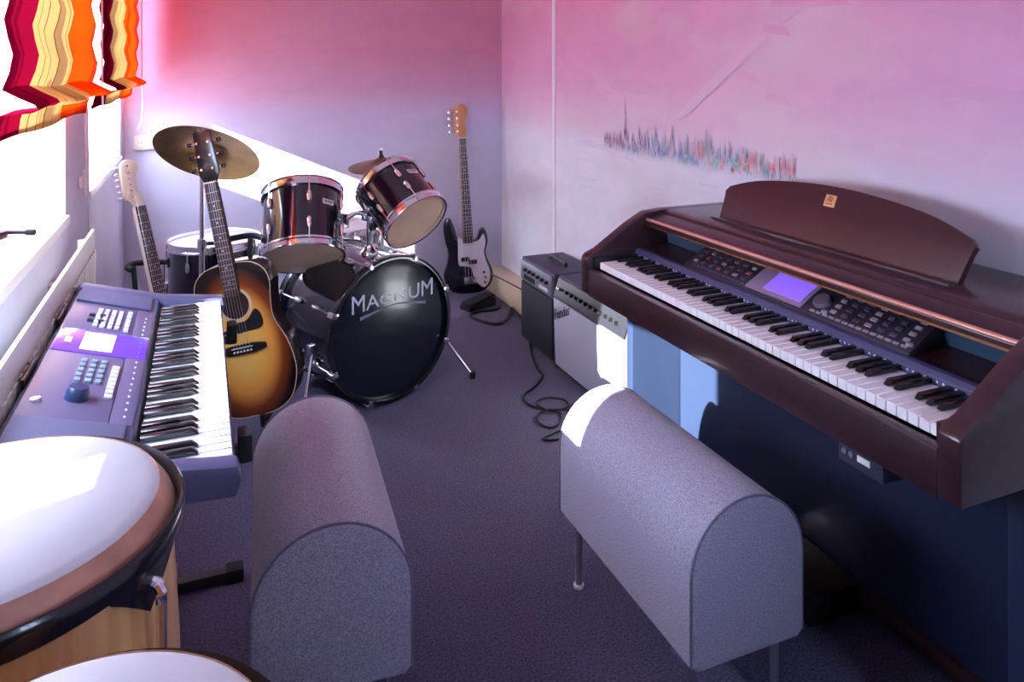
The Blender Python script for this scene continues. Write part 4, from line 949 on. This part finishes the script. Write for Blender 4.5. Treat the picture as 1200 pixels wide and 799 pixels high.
def sunburst():
    m = bpy.data.materials.new('sunburst'); m.use_nodes = True; nt = m.node_tree; p = nt.nodes['Principled BSDF']
    p.inputs['Roughness'].default_value = 0.18; p.inputs['Coat Weight'].default_value = 0.6; p.inputs['Coat Roughness'].default_value = 0.06
    tc = nt.nodes.new('ShaderNodeTexCoord'); mp = nt.nodes.new('ShaderNodeMapping'); mp.vector_type = 'POINT'
    mp.inputs['Location'].default_value = (0, 0, -0.25 * 3.5); mp.inputs['Scale'].default_value = (5.6, 0.0, 3.5)
    nt.links.new(tc.outputs['Object'], mp.inputs['Vector'])
    ln = nt.nodes.new('ShaderNodeVectorMath'); ln.operation = 'LENGTH'; nt.links.new(mp.outputs[0], ln.inputs[0])
    r = nt.nodes.new('ShaderNodeValToRGB'); e = r.color_ramp.elements
    e[0].position = 0.30; e[0].color = S(244, 190, 92); e[1].position = 0.98; e[1].color = S(24, 14, 14)
    q = e.new(0.58); q.color = S(232, 156, 66); q = e.new(0.78); q.color = S(130, 60, 26)
    nt.links.new(ln.outputs['Value'], r.inputs['Fac']); nt.links.new(r.outputs['Color'], p.inputs['Base Color'])
    return m
GB = Vector((0.184, 2.815, 0.150)); GT = Vector((-0.002, 2.945, 1.175))
AG = thing('acoustic_guitar', 'sunburst acoustic guitar standing upright in front of the drum kit', 'guitar', GB, R=basis(GT - GB, Vector((-0.42, -1, 0.05))))
half = [(a * 0.96, b * 1.13) for a, b in [(0.0, 0.0), (0.075, 0.004), (0.140, 0.034), (0.174, 0.095), (0.180, 0.150), (0.166, 0.215), (0.138, 0.275), (0.130, 0.310), (0.136, 0.365), (0.143, 0.405), (0.132, 0.445), (0.095, 0.474), (0.040, 0.484)]]
ol = loop2(half + [(0, 0.548)] + [(-a, b) for a, b in reversed(half[1:])], 5)
slab(ol, 0.003, 0.100).build('body', mat('dark_sides', S(36, 22, 22), 0.2, 0, 0.6), AG, bevel=0.004)
tp = slab([(a*0.985, 0.274 + (b-0.274)*0.988) for a, b in ol], -0.001, 0.004).build('top', sunburst(), AG, bevel=0.001)
M_cream = mat('cream_binding', S(206, 178, 140), 0.4)
bb = MB(); bb.tube([(a*0.993, 0.0, 0.274 + (b-0.274)*0.994) for a, b in ol + ol[:1]], 0.0014, 6); bb.build('binding', M_cream, AG, smooth=True)
TY = Matrix.Translation((0, -0.001, 0.398)) @ Matrix.Rotation(PI/2, 4, 'X')
MB().lathe([(0, 0.0006), (0.050, 0.0006)], 40, TY).build('sound_hole', mat('sound_hole_dark', S(44, 20, 16), 0.8), AG)
MB().ring(0.050, 0.060, 0.0002, 0.0014, 40, TY).build('rosette', M_cream, AG)
pgp = loop2([(-0.030, 0.330), (0.030, 0.338), (0.066, 0.372), (0.086, 0.345), (0.080, 0.305), (0.020, 0.298), (-0.040, 0.300)], 5)
slab(pgp, -0.0026, -0.001).build('pickguard', M_black, AG)
brg = slab(fillet([(a, b + 0.092) for a, b in [(-0.085, 0.138), (-0.040, 0.130), (0.040, 0.130), (0.085, 0.138), (0.085, 0.158), (0.040, 0.166), (-0.040, 0.166), (-0.085, 0.158)]], 0.006, 2), -0.010, -0.001).build('bridge', mat('ebony', S(24, 20, 20), 0.4), AG, bevel=0.002)
MB().box(-0.038, 0.038, -0.014, -0.010, 0.246, 0.249).build('saddle', M_white, brg)
for k in range(6): MB().lathe([(0, 0.006), (0.0035, 0.005), (0.0035, 0), (0, 0)], 10, Matrix.Translation((-0.03 + 0.012*k, -0.010, 0.235)) @ Matrix.Rotation(PI/2, 4, 'X')).build('bridge_pin', M_white, brg)
slab([(-0.028, 0.43), (0.028, 0.43), (0.022, 0.845), (-0.022, 0.845)], -0.010, 0.012).build('neck', M_rose, AG, bevel=0.004)
slab([(-0.028, 0.440), (0.028, 0.440), (0.022, 0.843), (-0.022, 0.843)], -0.015, -0.010).build('fretboard', M_rose, AG)
MB().box(-0.022, 0.022, -0.018, -0.008, 0.843, 0.848).build('nut', M_white, AG)
hs = slab([(-0.022, 0.845), (-0.036, 0.875), (-0.031, 1.030), (-0.012, 1.042), (0, 1.032), (0.012, 1.042), (0.031, 1.030), (0.036, 0.875), (0.022, 0.845)], -0.006, 0.010).build('headstock', mat('headstock_black', S(26, 18, 20), 0.25, 0, 0.4), AG, bevel=0.002)
for s_ in (-1, 1):
    for k in range(3):
        z = 0.895 + 0.048*k; x = s_ * 0.034
        t_ = MB().cyl((x*0.6, -0.016, z), (x*0.6, -0.004, z), 0.0045, n=10); t_.cyl((x, 0.004, z), (x + s_*0.014, 0.004, z), 0.003, n=8)
        tk = t_.build('tuning_post', M_chrome, AG)
        MB().lathe([(0, -0.010), (0.008, -0.007), (0.010, 0), (0.008, 0.007), (0, 0.010)], 12, Matrix.Translation((x + s_*0.020, 0.004, z)) @ Matrix.Scale(0.55, 4, (0, 1, 0))).build('tuning_button', mat('tuner_dark', S(40, 36, 40), 0.3, 0.5), tk, smooth=True)
strings(AG, 6, 0.248, 0.845, 0.056, 0.036, -0.015, -0.0185); frets(AG, 0.445, 0.845, 0.05, -0.0150)

def guitar_stand(label, loc, rz, hneck, lean, R_y=0.0, zr=0.13):
    root = thing('guitar_stand', label, 'stand', loc, rz, 'black guitar stands')
    MB().cyl((0, 0.13, 0.13), (0, 0.13 + lean, hneck), 0.010, n=12).build('upright', M_blackmetal, root, smooth=True)
    for sx, sy in ((-0.20, -0.12), (0.20, -0.12), (0, 0.34)):
        l = MB().tube([(0, 0.13, 0.14), (sx*0.5, 0.13 + (sy-0.13)*0.5, 0.10), (sx, sy, 0.016)], 0.009, 10, 3).build('leg', M_blackmetal, root, smooth=True)
        MB().cyl((sx, sy, 0), (sx, sy, 0.03), 0.014, n=10).build('foot', M_rubber, l)
    for sx in (-1, 1):
        MB().tube([(0, 0.13, 0.16), (sx*0.09, 0.12, zr + 0.01), (sx*0.09, -0.03, zr - 0.012), (sx*0.09, -0.05, zr + 0.035)], 0.009, 10, 4).build('cradle_arm', M_blackmetal, root, smooth=True)
    MB().tube([(-0.075, 0.02 + lean, hneck + 0.005), (-0.05, 0.09 + lean, hneck), (0, 0.13 + lean, hneck), (0.05, 0.09 + lean, hneck), (0.075, 0.02 + lean, hneck + 0.005)], 0.011, 10, 4).build('neck_yoke', M_rubber, root, smooth=True)
    return root
guitar_stand('black tubular stand holding up the sunburst acoustic guitar', (0.130, 2.860, 0), math.radians(-17), 0.755, 0.015)

# bass guitar against the back wall
M_gloss_black = mat('gloss_black', S(18, 20, 34), 0.14, 0, 0.8); M_pgw = mat('white_pickguard', S(232, 226, 232), 0.3)
bb0 = Vector((1.500, 4.270, 0.035)); bb1 = Vector((1.478, 4.405, 1.170))
BG = thing('bass_guitar', 'black bass guitar with white pickguard leaning against the back wall', 'guitar', bb0, R=basis(bb1 - bb0, Vector((-0.12, -1, 0.1))))
bo = loop2([(0.02, 0.0), (0.085, 0.010), (0.135, 0.055), (0.145, 0.120), (0.118, 0.190), (0.108, 0.240), (0.125, 0.300), (0.118, 0.360), (0.095, 0.385), (0.074, 0.360), (0.060, 0.325), (0.030, 0.310), (-0.030, 0.312), (-0.062, 0.340), (-0.080, 0.405), (-0.100, 0.452), (-0.128, 0.450), (-0.142, 0.400), (-0.136, 0.320), (-0.122, 0.255), (-0.130, 0.190), (-0.155, 0.120), (-0.140, 0.050), (-0.080, 0.008)], 5)
slab(bo, 0.0, 0.042).build('body', M_gloss_black, BG, bevel=0.006)
pg = loop2([(-0.030, 0.318), (-0.058, 0.345), (-0.062, 0.290), (-0.064, 0.180), (-0.030, 0.165), (0.010, 0.150), (0.030, 0.080), (0.080, 0.030), (0.118, 0.062), (0.126, 0.120), (0.104, 0.190), (0.096, 0.240), (0.108, 0.300), (0.096, 0.345), (0.072, 0.315), (0.036, 0.305)], 5)
slab(pg, -0.003, 0.0).build('pickguard', M_pgw, BG)
for a, b in ((-0.024, 0.205), (0.022, 0.186)): MB().box(a - 0.025, a + 0.025, -0.014, -0.002, b - 0.012, b + 0.012).build('pickup', M_black, BG, bevel=0.003)
MB().box(-0.038, 0.038, -0.014, 0.0, 0.055, 0.100).build('bridge', M_chrome, BG, bevel=0.003)
for k, (a, b) in enumerate(((0.085, 0.120), (0.092, 0.090), (0.088, 0.060))): MB().cyl((a, -0.002, b), (a, -0.020, b), 0.008, n=14).build('control_knob', M_chrome, BG, smooth=True)
slab([(-0.031, 0.30), (0.031, 0.30), (0.021, 0.935), (-0.021, 0.935)], -0.012, 0.012).build('neck', M_maple, BG, bevel=0.004)
slab([(-0.031, 0.300), (0.031, 0.300), (0.021, 0.932), (-0.021, 0.932)], -0.017, -0.012).build('fretboard', M_rose, BG)
MB().box(-0.021, 0.021, -0.019, -0.010, 0.932, 0.937).build('nut', M_white, BG)
hp = loop2([(-0.020, 0.935), (-0.026, 0.955), (-0.046, 0.970), (-0.046, 1.040), (-0.042, 1.110), (-0.010, 1.145), (0.030, 1.130), (0.044, 1.085), (0.026, 1.040), (0.030, 0.985), (0.020, 0.935)], 4)
slab(hp, -0.004, 0.011).build('headstock', M_maple, BG, bevel=0.002)
for k in range(4):
    z = 0.975 + 0.040*k
    t_ = MB().cyl((-0.030, -0.004, z), (-0.030, -0.020, z), 0.007, n=12); t_.cyl((-0.046, 0.006, z), (-0.066, 0.006, z), 0.004, n=8)
    tk = t_.build('tuning_post', M_chrome, BG); MB().box(-0.084, -0.064, 0.002, 0.010, z - 0.012, z + 0.012).build('tuning_button', M_chrome, tk, bevel=0.004)
strings(BG, 4, 0.08, 0.935, 0.056, 0.032, -0.016, -0.0195, 0.0011); frets(BG, 0.31, 0.935, 0.052, -0.017, 20, 0.86)
fs_ = thing('foot_pedal', 'black foot pedal on the carpet beside the bass guitar', 'pedal', (1.490, 4.115, 0), math.radians(20))
MB().prism([(-0.10, 0.0), (0.10, 0.0), (0.10, 0.05), (-0.10, 0.025)], lambda a, b, k: (a, -0.045 if k == 0 else 0.045, b)).build('housing', M_black, fs_, bevel=0.005)
MB().prism([(-0.095, 0.028), (0.095, 0.055), (0.095, 0.068), (-0.095, 0.040)], lambda a, b, k: (a, -0.038 if k == 0 else 0.038, b)).build('treadle', M_rubber, fs_, bevel=0.004)

# electric guitar with cream headstock, on a stand beyond the keyboard
e1 = Vector((-0.269, 3.36, 1.022)); ed = (Vector((-0.093, 3.18, 0.233)) - e1); e0 = e1 + ed.normalized() * 0.985
EG = thing('electric_guitar', 'electric guitar with cream headstock standing beside the window wall', 'guitar', e0, R=basis(-ed, Vector((0.62, -0.78, 0.1))))
eo = loop2([(0.01, 0.0), (0.080, 0.008), (0.140, 0.050), (0.155, 0.110), (0.128, 0.180), (0.105, 0.230), (0.122, 0.290), (0.128, 0.345), (0.105, 0.378), (0.078, 0.350), (0.055, 0.300), (0.028, 0.285), (-0.030, 0.288), (-0.062, 0.320), (-0.085, 0.380), (-0.112, 0.405), (-0.138, 0.385), (-0.140, 0.320), (-0.118, 0.240), (-0.125, 0.180), (-0.150, 0.110), (-0.132, 0.045), (-0.075, 0.006)], 5)
slab(eo, 0.0, 0.042).build('body', mat('sunburst_dark', S(60, 24, 20), 0.2, 0, 0.6), EG, bevel=0.006)
slab(loop2([(-0.028, 0.292), (-0.055, 0.310), (-0.060, 0.200), (-0.055, 0.120), (0.0, 0.090), (0.075, 0.045), (0.115, 0.080), (0.110, 0.150), (0.092, 0.230), (0.100, 0.320), (0.070, 0.310), (0.034, 0.285)], 5), -0.003, 0).build('pickguard', M_pgw, EG)
for b in (0.12, 0.185, 0.25): MB().box(-0.040, 0.040, -0.012, -0.002, b - 0.010, b + 0.010).build('pickup', M_white, EG, bevel=0.004)
MB().box(-0.036, 0.036, -0.014, 0, 0.065, 0.095).build('bridge', M_chrome, EG, bevel=0.002)
M_creamneck = wood_mat('cream_maple', S(246, 226, 196), S(252, 238, 216), (20, 20, 3), 0.3, 0.4)
slab([(-0.028, 0.27), (0.028, 0.27), (0.021, 0.795), (-0.021, 0.795)], -0.010, 0.014).build('neck', M_creamneck, EG, bevel=0.004)
slab([(-0.028, 0.270), (0.028, 0.270), (0.021, 0.792), (-0.021, 0.792)], -0.015, -0.010).build('fretboard', M_rose, EG)
MB().box(-0.021, 0.021, -0.017, -0.008, 0.792, 0.797).build('nut', M_white, EG)
ehp = loop2([(-0.020, 0.795), (-0.030, 0.815), (-0.048, 0.832), (-0.046, 0.900), (-0.036, 0.965), (-0.008, 0.985), (0.026, 0.972), (0.034, 0.945), (0.014, 0.915), (0.012, 0.860), (0.022, 0.820), (0.020, 0.795)], 4)
slab(ehp, -0.003, 0.012).build('headstock', M_creamneck, EG, bevel=0.002)
for k in range(6):
    z = 0.835 + 0.0245*k; x = -0.034 + 0.0015*k
    t_ = MB().cyl((x + 0.006, -0.003, z), (x + 0.006, -0.016, z), 0.0045, n=10); t_.cyl((x - 0.010, 0.006, z), (x - 0.026, 0.006, z), 0.003, n=8)
    tk = t_.build('tuning_post', M_chrome, EG); MB().lathe([(0, -0.008), (0.007, -0.006), (0.009, 0), (0.007, 0.006), (0, 0.008)], 12, Matrix.Translation((x - 0.030, 0.006, z)) @ frame_z((1, 0, 0)).to_4x4() @ Matrix.Scale(0.6, 4, (0, 1, 0))).build('tuning_button', M_white, tk, smooth=True)
strings(EG, 6, 0.08, 0.795, 0.052, 0.034, -0.014, -0.0175); frets(EG, 0.28, 0.795, 0.048, -0.015)
guitar_stand('black tubular stand holding the electric guitar by the window wall', (-0.130, 3.22, 0), math.radians(38), 0.60, 0.07, zr=0.14)

# ------------------------------------------------------------------ cables
M_cable = mat('black_cable', S(20, 20, 30), 0.45)
def cable(pts, label, r=0.0045):
    o = MB().tube([(x, y, max(z, r)) for x, y, z in pts], r, 8, 6).build('cable', M_cable, smooth=True)
    return tag(o, label, 'cable')
def fl(px, py, z=0.005):
    u = (px - 600) / F_PX; d = F_PX * (EYE - z) / (py - HORIZON)
    return (d * (u * math.cos(YAW) + math.sin(YAW)), d * (-u * math.sin(YAW) + math.cos(YAW)), z)
cable([fl(621, 399), fl(622, 414), fl(629, 432), fl(636, 440), fl(628, 452), fl(615, 462), fl(617, 472), fl(632, 478), fl(652, 480), fl(666, 476), fl(660, 468, 0.012), fl(640, 466, 0.012), fl(628, 472, 0.013), fl(640, 480, 0.013), fl(656, 484), fl(655, 496), fl(644, 501), fl(631, 495), fl(631, 485, 0.013), fl(645, 480, 0.018), fl(668, 482), fl(662, 500), fl(648, 508), fl(636, 514), fl(652, 515), fl(675, 508)],
      'black cable coiled on the carpet in front of the two amplifiers')
cable([fl(586, 360), fl(580, 363), fl(562, 365), fl(551, 369), fl(560, 375), fl(582, 380), fl(594, 374), fl(600, 362), (1.60, 3.66, 0.02), (1.66, 3.60, 0.06)], 'thick black cable looped on the carpet by the bass guitar', 0.008)
cable([(1.60, 4.20, 0.16), (1.625, 4.12, 0.155), (1.66, 3.95, 0.145), (1.69, 3.80, 0.141), (1.70, 3.62, 0.16), (1.71, 3.60, 0.19)], 'thin dark lead running over the cream pipe casing', 0.004)
